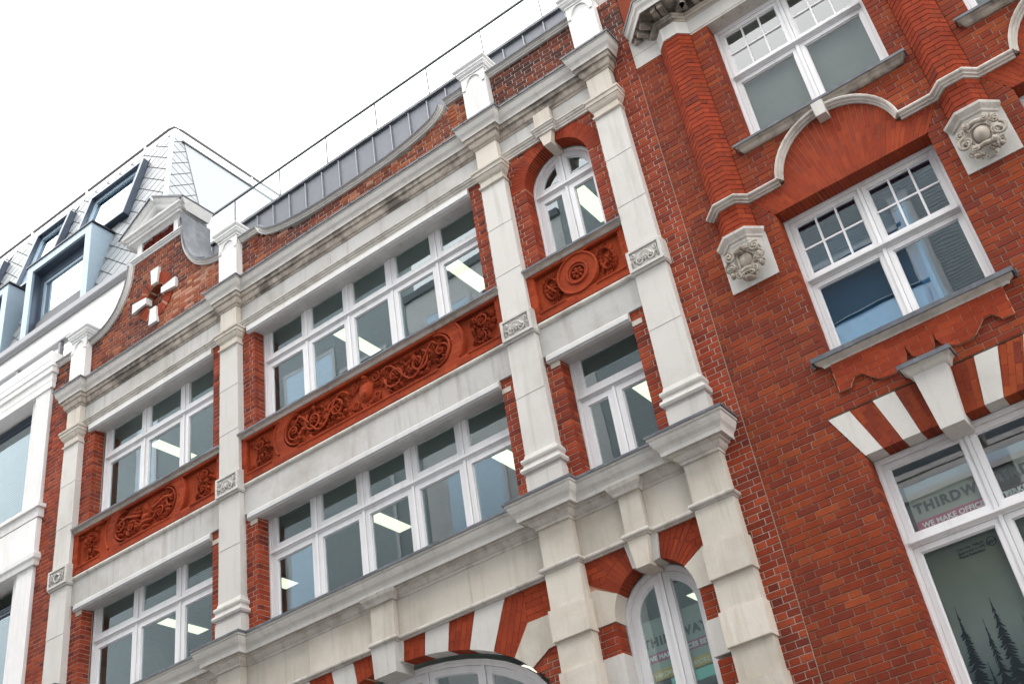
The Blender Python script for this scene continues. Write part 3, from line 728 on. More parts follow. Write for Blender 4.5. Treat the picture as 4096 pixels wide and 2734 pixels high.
# ---- second floor windows, canopies, lintels
def canopy(a, b_, z0, z1, ends=True):
    one('window_canopy', 'canopy', lambda b: b.xprism([(YF+.03, z0+.03), (10.43, z0), (10.36, z0+.005), (10.345, z0+.03), (10.345, z1-.03), (10.375, z1), (YF+.03, z1)], a, b_), A, label='white boxed canopy over the window head')
    one('canopy_edge', 'zinc_seam', lambda b: b.box(a, b_, 10.338, 10.3445, z0+.022, z0+.034), A)
LM = [(-13.60, -12.63), [-10.77+.915+.8655*i for i in range(4)], [-4.98]]
for k in (0, 1, 2):
    a, b_ = OP[k]; mids = [-13.60, -12.63] if k == 0 else LM[k]
    window(A, rect(a-.0+ (.03 if k == 0 else 0), b_+.04, 5.98, 7.84), YF, 7.155, mids, top_mulls=(None if k < 2 else []), label='second floor window with white frames, %s bay' % ('left', 'middle', 'right')[k])
    if k < 2: window(A, rect(a+(.03 if k == 0 else 0), b_+.04, 9.10, 11.12), YF, 10.42, mids, label='third floor window with white frames, %s bay' % ('left', 'middle')[k])
    canopy(a-.16, b_+.0, 7.67, 7.80)
    if k < 2: canopy(a-.12, b_, 10.945, 11.10)
    one('pad_stone', 'stone_warm', lambda b: b.box(a-.14, a-.004, 10.394, YF-.02, 7.60, 7.668), A); one('pad_stone', 'stone_warm', lambda b: b.box(b_+.004, b_+.14, 10.394, YF-.02, 7.60, 7.668), A)
    sa, sb = SX[k]
    for i in range(max(1, round((sb-sa)/1.25))):
        n = max(1, round((sb-sa)/1.25)); L = (sb-sa)/n
        one('lintel_stone', 'frieze', lambda b: b.box(sa+L*i+.0012, sa+L*(i+1)-.0012, 10.375+random.uniform(0, .002), YF-.03, 7.802, 8.215), A)
    one('string_moulding', 'mould', lambda b: b.sweep([(sa, 10.375), (sb, 10.375)], [(-.03, 8.2155), (.008, 8.2155), (.02, 8.225), (.036, 8.24), (.04, 8.262), (.03, 8.283), (.01, 8.29), (-.03, 8.292)]), A)
    # terracotta panel
    pz0, pz1 = 8.293, 9.035; yb = 10.34; yr = 10.40
    pan = one('carved_panel', 'terracotta', lambda b: b.box(sa, sb, yr, YF, pz0, pz1), A, label=('terracotta panel carved with an urn and foliage', 'long terracotta panel carved with scrolls and a shield', 'terracotta panel carved with a flower medallion')[k])
    PT = MB(); PT.mat('terracotta')
    i0, i1 = sa+.12, sb-.12; zi0, zi1 = 8.42, 8.985
    regs = [rect(sa+.002, sb-.002, pz0, zi0), rect(sa+.002, sb-.002, zi1, pz1), rect(sa+.002, i0, zi0, zi1), rect(i1, sb-.002, zi0, zi1)]
    cz = (zi0+zi1)/2; R1 = (zi1-zi0)/2
    cl, cr = {0: (-13.62, -12.70), 1: (-9.85, -7.29), 2: (-4.97, -4.97)}[k]
    R2 = .46 if k < 2 else .30
    if k < 2:
        for s, cc in ((-1, cl), (1, cr)):
            P = [(cc+s*R1*math.cos(t), cz+R1*math.sin(t)) for t in [math.radians(q) for q in range(-90, 91, 12)]]
            tt = math.degrees(math.asin(R1/R2))
            P += [(cc+s*R2*math.cos(t), cz+R2*math.sin(t)) for t in [math.radians(tt-q*2*tt/10) for q in range(11)]]
            regs.append(ccw(P))
            pr = [(.0, .0), (.012, .018), (.026, .018), (.03, .0)]
            for Rm in ((R1-.035), (R2+.012)):
                lim = 88 if Rm < R2 else math.degrees(math.asin(min(1, (R1-.02)/Rm)))
                one('arc_moulding', 'terracotta', lambda b: b.xzsweep([(cc+s*Rm*math.cos(math.radians(q)), cz+Rm*math.sin(math.radians(q))) for q in [lim*(1-j/9) for j in range(19)]], [(-.012, -.06), (.012, -.06), (.012, .012), (.0, .022), (-.012, .012)], yb), pan)
    for r_ in regs:
        cells(PA, 'terracotta', r_, 0, .073, .225, yb, yr+.01, .0022, (sa, pz0))
        PT.prism(inset(r_, .004), yb+.003, yr+.012)
    if k == 2:
        PT.ring([(-4.97+.30*x, cz+.28*z) for x, z in circ(28)], [(-4.97+.13*x, cz+.13*z) for x, z in circ(28)], yb+.0, yr+.01)
        for rr2, hh in ((.29, .03), (.15, .035), (.12, .015)):
            one('ring_moulding', 'terracotta', lambda b: b.loft([[(-4.97+(rr2+dq)*math.cos(a), yb-dp, cz+(rr2+dq)*math.sin(a)) for dq, dp in ((-.015, -.03), (.015, -.03), (.012, hh*.5), (0, hh*.7), (-.012, hh*.5))] for a in [math.radians(q) for q in range(0, 361, 15)]]), pan, smooth=False)
    PT.build('panel_border', pan)
    for (xa, xb) in ({0: [(-14.80, -14.23), (cl-.1, cr+.1), (-12.1, -11.55)], 1: [(-10.88, -10.40), (cl, cr), (-6.74, -6.26)], 2: [(-5.58, -5.22), (-4.72, -4.33)]}[k]):
        one('panel_moulding', 'terracotta', lambda b: b.sweep([(xa-.04, yb), (xb+.04, yb)], [(-.05, zi1-.01), (.0, zi1-.01), (.018, zi1+.0), (.022, zi1+.02), (.008, zi1+.035), (-.05, zi1+.035)]), pan)
        one('panel_moulding', 'terracotta', lambda b: b.sweep([(xa-.02, yb), (xb+.02, yb)], [(-.05, zi0-.03), (.006, zi0-.03), (.014, zi0-.01), (.0, zi0+.008), (-.05, zi0+.01)]), pan)
    cv = Carve(); cv.mat('terracotta'); cv.y = yr
    def side(xc, s, seed):
        cv = Carve(); cv.mat('terracotta'); cv.y = yr
        cv.flourish(xc, cz+.10, .13, s, seed); cv.flourish(xc+s*.03, cz-.13, .11, -s, seed+1); cv.grapes(xc, cz-.02, .07, 12, seed)
        for q in range(14): cv.leaf(xc+random.uniform(-.15, .15), cz+random.uniform(-.23, .21), random.uniform(0, 6.28), .13, .032, .07, random.uniform(-.5, .5))
        cv.build('carving', pan, smooth=True, recalc=False)
    if k == 2:
        for s in (-1, 1):
            X = -4.97+s*.42; cv = Carve(); cv.mat('terracotta'); cv.y = yr
            cv.scroll(X-s*.02, cz+.20, .05, 1, 1.3, s, .014); cv.stem([(X-s*(.09*math.cos(q*.45)), cz+.05*q-.18) for q in range(8)], .014, .025)
            cv.rosette(X+s*.02, cz, .075, 6, .045); cv.grapes(X+s*.02, cz-.08, .03, 8); cv.scroll(X-s*.0, cz-.21, .05, 4, 1.4, -s, .014)
            for q in range(16): a = q*.42; cv.leaf(X+.07*math.cos(a), cz+.14*math.sin(a), a+.8, .10, .026, .06, .5)
            cv.build('carving', pan, smooth=True, recalc=False)
        cv = Carve(); cv.mat('terracotta')
        cv.y = 10.37; cv.rosette(-4.97, cz, .095, 7, .055); cv.y = yr
        for q in range(7): a = q*.9; cv.leaf(-4.97+.03*math.cos(a), cz+.03*math.sin(a), a, .09, .03, .05, .3)
    elif k == 1:
        side(-10.62, 1, 3); side(-6.50, -1, 9)
        for s in (-1, 1):
            X = ex+s
            cv.flourish(-8.57+s*.55, cz-.01, .215, s, 11+s); cv.flourish(-8.57+s*.98, cz+.01, .205, -s, 17+s); cv.flourish(-8.57+s*1.37, cz-.01, .17, s, 23+s)
            cv.stem([(-8.57+s*(.27+.075*q), cz+.20*math.sin(q*.55+.4)*(1 if q < 14 else .6)) for q in range(16)], .017, .05)
            for q in range(34): cv.leaf(-8.57+s*random.uniform(.22, 1.42), cz+random.uniform(-.22, .2), random.uniform(0, 6.28), random.uniform(.1, .16), .036, .042, random.uniform(-.6, .6))
            for q in range(14): cv.leaf(-8.57+s*random.uniform(.25, 1.5), cz+random.uniform(-.23, .2), random.uniform(0, 6.28), random.uniform(.1, .17), .035, .08, random.uniform(-.6, .6))
            cv.grapes(-8.57+s*.56, cz+.02, .09, 12, 5)
            cv.scroll(-8.57+s*.19, cz+.17, .08, 1.5, 1.4, -s, .018); cv.scroll(-8.57+s*.19, cz-.13, .07, 4, 1.4, s, .018)
            cv.leaf(-8.57+s*.1, cz-.2, 3.1 if s < 0 else 0, .16, .04, .05, .3*s)
        cv.dome(-8.57, cz+.02, .14, .17, .07, 14); cv.leaf(-8.63, cz+.17, .1, .14, .05, .07, 0); cv.dome(-8.57, cz+.235, .05, .04, .09, 8)
        cv.dome(-8.57, cz-.02, .09, .09, .085, 10); cv.grapes(-8.57, cz-.21, .07, 8)
    else:
        side(-14.52, 1, 31); side(-11.82, -1, 37)
        cv.dome(-13.16, cz-.13, .17, .05, .09, 12); cv.dome(-13.16, cz-.21, .10, .04, .09, 10); cv.dome(-13.16, cz-.04, .12, .07, .08, 12)
        cv.leaf(-13.16, cz, 1.57, .24, .04, .07, .1)
        for s in (-1, 1):
            cv.flourish(-13.16+s*.62, cz+.03, .17, s, 41); cv.flourish(-13.16+s*.33, cz-.08, .14, -s, 47+s); cv.grapes(-13.16+s*.22, cz+.1, .09, 14, 4)
            cv.stem([(-13.16+s*(.15+.1*q), cz+.12-.03*abs(q-3)) for q in range(6)], .03, .04)
            for q in range(14): cv.leaf(-13.16+s*random.uniform(.12, .75), cz+random.uniform(-.22, .2), random.uniform(0, 6.28), .12, .03, .06, random.uniform(-.5, .5))
    cv.build('carving', pan, smooth=True, recalc=False)
    # stone sill with lead on top
    one('window_sill', 'mould', lambda b: b.sweep([(sa+.001, 10.385), (sb-.001, 10.385)], [(-.28, 9.037), (.03, 9.037), (.05, 9.045), (.075, 9.075), (.115, 9.085), (.115, 9.105), (-.28, 9.125)]), A)
    one('lead_flashing', 'lead', lambda b: b.sweep([(sa+.001, 10.385), (sb-.001, 10.385)], [(-.25, 9.13), (.118, 9.108), (.12, 9.088), (.127, 9.088), (.128, 9.118), (.11, 9.128), (-.25, 9.145)]), A)
# ---- upper arched window of the right bay
wc = -4.97
window(A, [(wc-.53, 9.12), (wc+.53, 9.12)]+[(wc+.53*math.cos(math.radians(a)), 10.47+.53*math.sin(math.radians(a))) for a in range(0, 181, 12)], YF, 10.42, [wc-.015], label='upper arched window of the right bay')
for k in range(44):
    a0 = 2+k*4.0
    if 83 < a0+2 < 97: continue
    for q, (r0, r1) in enumerate((((.52, .745),) if k % 2 else ((.52, .63), (.634, .745)))):
        PA.poly('rubbed', clipbox(wedge(wc, 10.5, r0, r1, a0+.25, a0+3.75), -5.722, -4.205, 10, 11.205), 10.3955, YW+.205)
one('mortar_bed', 'joint_r', lambda b: b.loft([[(wc+r*math.cos(math.radians(a)), y, 10.5+r*math.sin(math.radians(a))) for r, y in ((.525, YW+.003), (.74, YW+.003), (.74, YW+.2), (.525, YW+.2))] for a in range(0, 181, 9)]), A)
one('keystone', 'stone_warm', lambda b: b.prism([(wc-.06, 10.95), (wc+.06, 10.95), (wc+.125, 11.245), (wc-.125, 11.245)], 10.31, YF), A)
# ---- parapet: coping, piers, gable
cop = [(0, -.02), (.0, .035), (.02, .04), (.03, .055), (.055, .06), (.065, .085), (.085, .085), (.09, -.32), (0, -.32)]
def coping(path, name='coping', mat='stone'):
    c = one(name, mat, lambda b: b.xzsweep(path, cop, YW), A)
    one('lead_capping', 'lead', lambda b: b.xzsweep(path, [(.0885, .088), (.070, .089), (.069, .096), (.094, .098), (.104, .06), (.104, -.36), (.091, -.36)], YW), c)
smooth_path = lambda P: P
def cr(P, n=5):
    out = []
    for i in range(len(P)-1):
        p0, p1, p2, p3 = P[max(i-1, 0)], P[i], P[i+1], P[min(i+2, len(P)-1)]
        for k in range(n):
            t = k/n; out.append(tuple(.5*((2*p1[j])+(-p0[j]+p2[j])*t+(2*p0[j]-5*p1[j]+4*p2[j]-p3[j])*t*t+(-p0[j]+3*p1[j]-3*p2[j]+p3[j])*t**3) for j in (0, 1)))
    return out+[P[-1]]
coping([(XL, 12.86), (-15.33, 12.86)])
for s in (-1, 1):
    P = [(-8.57+s*x, z) for x, z in cr([(0, 12.52), (.7, 12.535), (1.2, 12.58), (1.6, 12.655), (1.85, 12.75), (1.97, 12.86), (2.01, 12.93)], 3)]
    coping(sorted(P)); coping(sorted([(-8.57+s*2.03, 12.91), (-8.57+s*2.43, 12.91)]))
coping([(-5.72, 12.88), (-4.20, 12.88)])
for s in (-1, 1):
    P = [(GX+s*x, z) for x, z in cr([(1.76, 12.86), (1.5, 12.90), (1.25, 12.99), (1.0, 13.17), (.84, 13.40), (.73, 13.62), (.67, 13.86), (.645, 14.10)], 3)]
    coping(P if s < 0 else P[::-1])
one('gable_back', 'lead', lambda b: b.prism([(GX-.62, 14.4), (GX-.70, 13.8), (GX-.85, 13.35), (GX-1.2, 12.98), (GX-1.7, 12.85), (GX-1.7, 12), (GX+1.7, 12), (GX+1.7, 12.85), (GX+1.2, 12.98), (GX+.85, 13.35), (GX+.70, 13.8), (GX+.62, 14.4)], YW+.31, YW+.62), A)
one('gable_cheek', 'lead', lambda b: b.box(GX+.60, GX+.665, YW+.0, YW+.50, 14.1, 14.5), A)
for s, xx in ((1, GX+.66),):
    P = cr([(xx-.01, 14.45), (xx+.0, 14.1), (xx+.05, 13.8), (xx+.16, 13.45), (xx+.34, 13.18), (xx+.6, 13.0)], 3)
    one('lead_apron', 'lead', lambda b: b.xzsweep(P, [(.085, .10), (.11, .10), (.11, -.55), (.085, -.55)], YW), A)
# gable head
one('neck_moulding', 'white', lambda b: b.sweep([(GX-.66, YW+.05), (GX-.66, YW), (GX+.66, YW), (GX+.66, YW+.05)], [(-.3, 14.11), (.01, 14.11), (.02, 14.14), (.045, 14.155), (.05, 14.18), (.07, 14.185), (.07, 14.21), (-.3, 14.215)]), A)
one('gable_frieze', 'white', lambda b: (b.box(GX-.56, GX-.44, 10.37, YW+.3, 14.216, 14.50), b.box(GX+.44, GX+.56, 10.37, YW+.3, 14.216, 14.50), b.box(GX-.44, GX+.44, YW+.1, YW+.3, 14.216, 14.50)), A)
cv = Carve(); cv.mat('brick_dark'); cv.y = 10.44; cv.tone = .1
cv.box(GX-.439, GX+.439, 10.44, 10.49, 14.217, 14.499)
for q in range(60): cv.leaf(GX+random.uniform(-.40, .40), 14.35+random.uniform(-.10, .10), random.uniform(0, 6.28), .11, .035, .06, random.uniform(-.5, .5))
for q in range(40): cv.dome(GX+random.uniform(-.40, .40), 14.35+random.uniform(-.11, .11), .03, .03, .06, 7)
cv.build('carved_frieze', A, smooth=True, recalc=False)
pedbase = [(-.3, 14.50), (.0, 14.50), (.012, 14.515), (.05, 14.54), (.10, 14.55), (.10, 14.60), (.13, 14.61), (.15, 14.64), (.19, 14.66), (.20, 14.70), (-.3, 14.72)]
ppath = [(GX-.60, 10.93), (GX-.60, 10.38), (GX+.60, 10.38), (GX+.60, 10.93)]
one('pediment_cornice', 'white', lambda b: b.sweep(ppath, pedbase), A)
one('pediment_field', 'white', lambda b: b.prism([(GX-.62, 14.70), (GX+.62, 14.70), (GX, 15.25)], 10.46, 10.92), A)
one('pediment_panel', 'brick_dark', lambda b: b.prism([(GX-.22, 14.73), (GX+.22, 14.73), (GX, 14.95)], 10.44, 10.47), A)
for s in (-1, 1):
    P = [(GX+s*.86, 14.66), (GX, 15.20)]
    rp = [(-.14, .06), (-.14, .04), (-.10, .10), (-.04, .11), (-.02, .15), (.03, .19), (.05, .20), (.05, -.5), (-.14, -.5)]
    pr = one('raking_cornice', 'white', lambda b: b.xzsweep(P if s < 0 else P[::-1], [(q, p_-.02) for q, p_ in rp], 10.38), A)
    one('lead_capping', 'lead', lambda b: b.xzsweep(P if s < 0 else P[::-1], [(.052, .20), (.04, .205), (.045, .215), (.08, .21), (.085, -.56), (.052, -.56)], 10.38), A)
one('lead_capping', 'lead', lambda b: b.box(GX+.70, GX+.815, 10.20, 10.95, 14.722, 14.75), A)
# oculus with four white key blocks
ox, oz = -13.18, 13.02
one('oculus_recess', 'brick_p', lambda b: b.ring([(ox+.275*x, oz+.275*z) for x, z in circ(24)], [(ox+.25*x, oz+.25*z) for x, z in circ(24)], YW-.003, YW+.14), A)
hub = MB(); hub.mat('joint_r'); hub.ring([(ox+.448*x, oz+.50*z) for x, z in circ(28)], [(ox+.262*x, oz+.262*z) for x, z in circ(28)], YW-.006, YW+.02); hub.build('mortar_bed', A)
for k in range(60):
    a = k*6.0
    if min(abs((a+3-q+180) % 360-180) for q in (0, 90, 180, 270)) < 13: continue
    f = lambda r, t: (ox+r*math.cos(math.radians(t)), oz+r*1.08*math.sin(math.radians(t)))
    PA.poly('rubbed' if random.random() < .8 else 'brick_p', ccw([f(.258, a+.5), f(.455, a+.5), f(.455, a+5.5), f(.258, a+5.5)]), YW-.016, YW+.03)
for ang in (0, 90, 180, 270):
    ca, sa_ = math.cos(math.radians(ang)), math.sin(math.radians(ang))
    P = [(ox+(r*ca-t*sa_), oz+(r*sa_+t*ca)) for r, t in (((.27, -.075), (.61, -.105), (.61, .105), (.27, .075)) if ang % 180 else ((.20, -.065), (.57, -.105), (.57, .105), (.20, .065)))]
    one('key_block', 'white', lambda b: b.prism(ccw(P), YW-.06, YW+.08), A)
# white parapet piers
for i, c in enumerate(PIL):
    h = .212; yf = 10.27; b_ = [(-.2, 12.0), (.0, 12.0), (.0, 13.05), (.012, 13.06), (.012, 13.09), (.035, 13.11), (.05, 13.15), (.058, 13.155), (.06, 13.19), (.085, 13.22), (.09, 13.25), (.03, 13.29), (-.2, 13.30)]
    p = one('parapet_pier', 'white', lambda b: b.sweep([(c-h, 10.72), (c-h, yf), (c+h, yf), (c+h, 10.72)], [(-.2, 12.0), (.0, 12.0), (.0, 12.86), (-.2, 12.87)]), A)
    one('pier_head', 'white', lambda b: b.box(c-h, c+h, yf+.02, 10.70, 12.86, 13.08), p)
    P = [(c-h, 12.86), (c-h+.05, 12.86)]+[(c+.13*math.cos(math.radians(a)), 12.88+.15*math.sin(math.radians(a))) for a in range(180, -1, -15)]+[(c+h-.05, 12.86), (c+h, 12.86), (c+h, 13.08), (c-h, 13.08)]
    one('pier_arch', 'white', lambda b: b.prism(P, yf, yf+.03), p)
    [one('pier_bud', 'white', lambda b: b.box(c+q_*(h-.0325)-.0225, c+q_*(h-.0325)+.0225, yf-.018, yf+.02, 12.80, 12.86), p) for q_ in (-1, 1)]
    one('cap_moulding', 'white', lambda b: b.sweep([(c-h, 10.68), (c-h, yf), (c+h, yf), (c+h, 10.68)], [(-.2, 13.06)]+b_[3:]), p)
# ---- zinc attic behind the parapet with glass balustrade
x = -15.2; k = 0
one('attic_wall', 'zinc', lambda b: b.box(-15.2, -3.62, 11.61, 12.2, 12.0, 14.84), A)
seams = sorted([-10.99+.0-.4155*i for i in range(0, 11)]+[-10.575+.4155*i for i in range(0, 17)])
for a, b2 in zip(seams, seams[1:]):
    one('zinc_panel', 'zinc', lambda b: b.box(a+.003, b2-.003, 11.60+random.uniform(-.002, .002), 11.6095, 12.3, 14.80), A)
    one('seam', 'zinc_seam', lambda b: b.box(a-.007, a+.007, 11.565, 11.5995, 12.3, 14.80), A)
one('fascia', 'lead', lambda b: b.box(-15.22, -3.6, 11.55, 12.2, 14.842, 14.90), A)
br_ = thing('glass_balustrade', (-9.5, 11.6, 14.9), 'frameless glass balustrade with thin dark rail on the flat roof edge', 'balustrade')
one('rail', 'rail', lambda b: b.box(-15.2, -3.7, 11.58, 11.62, 15.615, 15.65), br_)
xs = [-8.81+1.212*i for i in range(-5, 5)]
for a in xs: one('post', 'rail', lambda b: b.box(a-.011, a+.011, 11.59, 11.61, 14.9, 15.614), br_)
for a, b2 in zip(xs, xs[1:]): one('glass_panel', 'glass_rail', lambda b: b.box(a+.012, b2-.012, 11.597, 11.603, 14.93, 15.615), br_)
PA.emit()
# rooms and ceiling lights
room(A, XL+.35, XR-.12, YF+.26, 15.8, 9.02, 11.2); room(A, XL+.35, XR-.12, YF+.26, 15.8, 5.95, 7.97); room(A, XL+.35, XR-.12, YF+.26, 15.8, 2.0, 5.2)
one('wall', 'inwall', lambda b: (b.box(XL+.3, XR-.1, YF+.25, YF+.262, 11.2, 12.0), b.box(XL+.3, XR-.1, YF+.18, YF+.262, 7.88, 9.08)), A)
floors = {11.2: 'third', 7.97: 'second', 5.2: 'first'}
def lamp(x0, x1, y0, y1, z, lab):
    t = thing('ceiling_light', ((x0+x1)/2, (y0+y1)/2, z-.03), lab, 'ceiling light', 'lit office ceiling panels')
    one('diffuser', 'lamp', lambda b: b.box(x0, x1, y0, y1, z-.012, z-.006), t)
    one('trim', 'frame', lambda b: b.ring([(x0-.02, 0), (x1+.02, 0), (x1+.02, 1), (x0-.02, 1)], [(x0, 0.02), (x1, .02), (x1, .98), (x0, .98)], 0, 1) if False else (b.box(x0-.02, x0, y0-.02, y1+.02, z-.014, z), b.box(x1, x1+.02, y0-.02, y1+.02, z-.014, z), b.box(x0, x1, y0-.02, y0, z-.014, z), b.box(x0, x1, y1, y1+.02, z-.014, z)), t)
for x0, x1, y0, y1, z, lab in (
    (-14.80, -14.53, 11.66, 12.55, 11.2, 'lit ceiling panel behind the third floor window under the scrolled gable'),
    (-10.20, -9.95, 11.63, 12.55, 11.2, 'long lit ceiling panel crossing the two lights left of centre in the upper middle window'),
    (-7.81, -7.54, 11.62, 12.52, 11.2, 'lit ceiling panel at the right end of the long upper window'),
    (-5.44, -5.17, 11.60, 12.52, 11.2, 'lit ceiling panel behind the upper arched window'),
    (-15.00, -14.72, 12.13, 13.03, 7.97, 'lit ceiling panel in the lower left window beside the wall end'),
    (-10.20, -9.93, 12.0, 12.88, 7.97, 'lit ceiling panel in the third light of the lower middle window'),
    (-7.80, -7.51, 11.93, 12.75, 7.97, 'lit ceiling panel at the right end of the lower middle window'),
    (-12.75, -12.45, 12.56, 12.93, 7.97, 'small lit ceiling panel in the first light of the lower middle window'),
    (-5.41, -5.13, 11.88, 12.75, 7.97, 'lit ceiling panel in the two light window between the right pilasters'),
    (-5.60, -5.33, 12.65, 13.1, 5.2, 'square lit ceiling panel behind the narrow rusticated arch'),
    (-8.46, -8.24, 12.82, 13.25, 5.2, 'square lit ceiling panel behind the wide bottom arch')):
    lamp(x0, x1, y0, y1, z, lab)
# ================================================================ BUILDING B: red brick gothic-revival front on the right
B = thing('red_brick_building', (0, 10.4, GZ), 'deep red brick building on the right with canted brick piers, stone cartouches and sash windows', 'building')
PB_ = Pool(B); coreb = MB(); coreb.mat('mortar_r')
BX0, BX1, PITCHB = -3.477, 3.6, 2.74
BC = [-1.505, -1.505+PITCHB]; PC0 = [-2.875, -2.875+PITCHB, -2.875+2*PITCHB]
def spans_b(z):
    blocks = []
    for c in BC:
        if z < 4.92: blocks.append((c-.885, c+.905, 1))
        elif z < 5.43: h = .885+(z-4.92)/.51*.23; blocks.append((c-h, c+h, 0))
        elif 6.02 < z < 8.08: blocks.append((c-.905, c+.905, 1))
        elif 8.08 <= z < 8.46: h = .905+(z-8.08)*.24/.34; blocks.append((c-h, c+h, 0))
        elif 8.46 <= z < 9.10:
            q = .70**2-(z-8.36)**2
            if q > 0: h = math.sqrt(q); blocks.append((c-h, c+h, 0))
        elif z >= 9.15: blocks.append((c-.905, c+.905, 1))
    for c in PC0:
        if z > 7.95: blocks.append((c-.225, c+.225, 0))
        elif z > 7.335: blocks.append((c-.285, c+.285, 0))
    blocks.sort(); out = []; x = BX0; ql = 0
    for a, b_, q in blocks:
        if a > x+.03: out.append((x, min(a, BX1), ql*.22, q*.22))
        x, ql = b_, q
    if x < BX1: out.append((x, BX1, ql*.22, 0))
    return [o_ for o_ in out if o_[0] < BX1-.05]
courses(PB_, 'brick_b', 2.3, 11.36, spans_b, YW, core=coreb, course=.079, period=.366, joint=.0075, x_phase=.06)
coreb.build('mortar_core', B, stuff=True)
one('party_joint', 'mortar_r', lambda b: [b.box(-3.484+.004*math.sin(z_*1.7), -3.476+.005*math.sin(z_*1.7), YW-.001, YW+.03, z_, z_+.149) for z_ in [2.4+.15*i for i in range(59)]], B, label='pale mortar joint between the two buildings')
one('wall', 'stone_warm', lambda b: b.box(BX0, BX1, YW+.02, YW+.4, GZ, 2.3), B)
def pierpath(c, ext=0.):
    return [(c-.225-ext, 10.40+ext), (c-.10, 10.272), (c+.10, 10.272), (c+.225+ext, 10.40+ext)]
# canted brick piers
for c in PC0[:2]:
    one('pier_core', 'joint_d', lambda b: b.zprism([(c-.22, 10.45), (c-.22, 10.405), (c-.098, 10.28), (c+.098, 10.28), (c+.22, 10.405), (c+.22, 10.45)], 7.95, 11.38), B)
    P = pierpath(c)
    for (p0, p1) in zip(P, P[1:]):
        p0, p1 = Vector((*p0, 0)), Vector((*p1, 0)); U = (p1-p0).normalized(); Nn = Vector((U.y, -U.x, 0)); w = (p1-p0).length
        k = 0; z = 7.95
        while z < 11.38:
            front = abs(U.y) < .01
            hh = min(.0755, 11.38-z)-.006
            parts = [(0, w)] if (k % 2 == 0) == front else [(0, w*.5-.003), (w*.5+.003, w)]
            if hh > .02:
                for a, b2 in parts:
                    O = p0+U*a+Vector((0, 0, z)); PB_.brick('rubbed' if random.random() < .85 else 'brick_b', tuple(O), tuple(U), tuple(Nn), b2-a-.0005, hh, .05, min(1, max(0, random.gauss(.35, .25))))
            z += .0755; k += 1
# string moulding round the piers and hood over the window arch
sprof = [(-.05, 8.40), (.02, 8.40), (.026, 8.415), (.05, 8.42), (.058, 8.435), (.085, 8.445), (.092, 8.46), (.088, 8.475), (.07, 8.482), (-.05, 8.485)]
for c in PC0[:2]:
    P = pierpath(c)
    lft = [(c-.225-.03, 10.40+.03)] if c < -2 else [(c-1.37+.735, 10.40), (c-.225, 10.40)]
    path = (lft+P[1:3] if c < -2 else lft+P[1:3])+[(c+.225, 10.40), (c+1.37-.735, 10.40)]
    one('string_moulding', 'mould', lambda b: b.sweep(path, sprof), B)
for c in BC:
    ar = [(c+.755*math.cos(math.radians(a)), 8.36+.755*math.sin(math.radians(a))) for a in [8+164*i/22 for i in range(23)]]
    one('arch_hood', 'mould', lambda b: b.xzsweep(ar, [(-.005+q, p_) for p_, q in ((-.05, .075), (.02, .075), (.026, .06), (.05, .055), (.058, .04), (.085, .03), (.092, .012), (.085, .0), (-.05, -.004))], YW), B)
    one('key_block', 'stone', lambda b: b.prism([(c-.062, 8.93), (c+.062, 8.93), (c+.068, 9.135), (c-.068, 9.135)], 10.255, YW+.1), B)
    # rubbed brick tympanum
    reg = [(c-.905, 8.08), (c+.905, 8.08), (c+1.145, 8.415), (c+.692, 8.415)]+[(c+.692*math.cos(math.radians(a)), 8.36+.692*math.sin(math.radians(a))) for a in range(8, 173, 8)]+[(c-.692, 8.415), (c-1.145, 8.415)]
    one('mortar_bed', 'joint_r', lambda b: b.prism(inset(reg, .005), YW+.006, YW+.215), B)
    for s_ in (-1, 1):
        one('mortar_bed', 'mortar_r', lambda b: b.prism(ccw([(c+s_*.91, 8.06), (c+s_*.98, 8.06), (c+s_*1.22, 8.41), (c+s_*1.13, 8.41)]), YW+.0095, YW+.19), B)
        one('mortar_bed', 'mortar_r', lambda b: b.prism(ccw([(c+s_*.89, 4.93), (c+s_*.97, 4.93), (c+s_*1.19, 5.44), (c+s_*1.11, 5.44)]), YW+.0095, YW+.19), B)
    da = 1.92
    for k in range(-19, 19):
        a = 90+k*da
        for r0 in [1.2+.225*q-(.11 if k % 2 else 0) for q in range(0, 7)]:
            PB_.poly('rubbed', clipconvex(reg, wedge(c, 6.83, r0+.0012, r0+.2238, a+.10, a+da-.10)), YW, YW+.21)
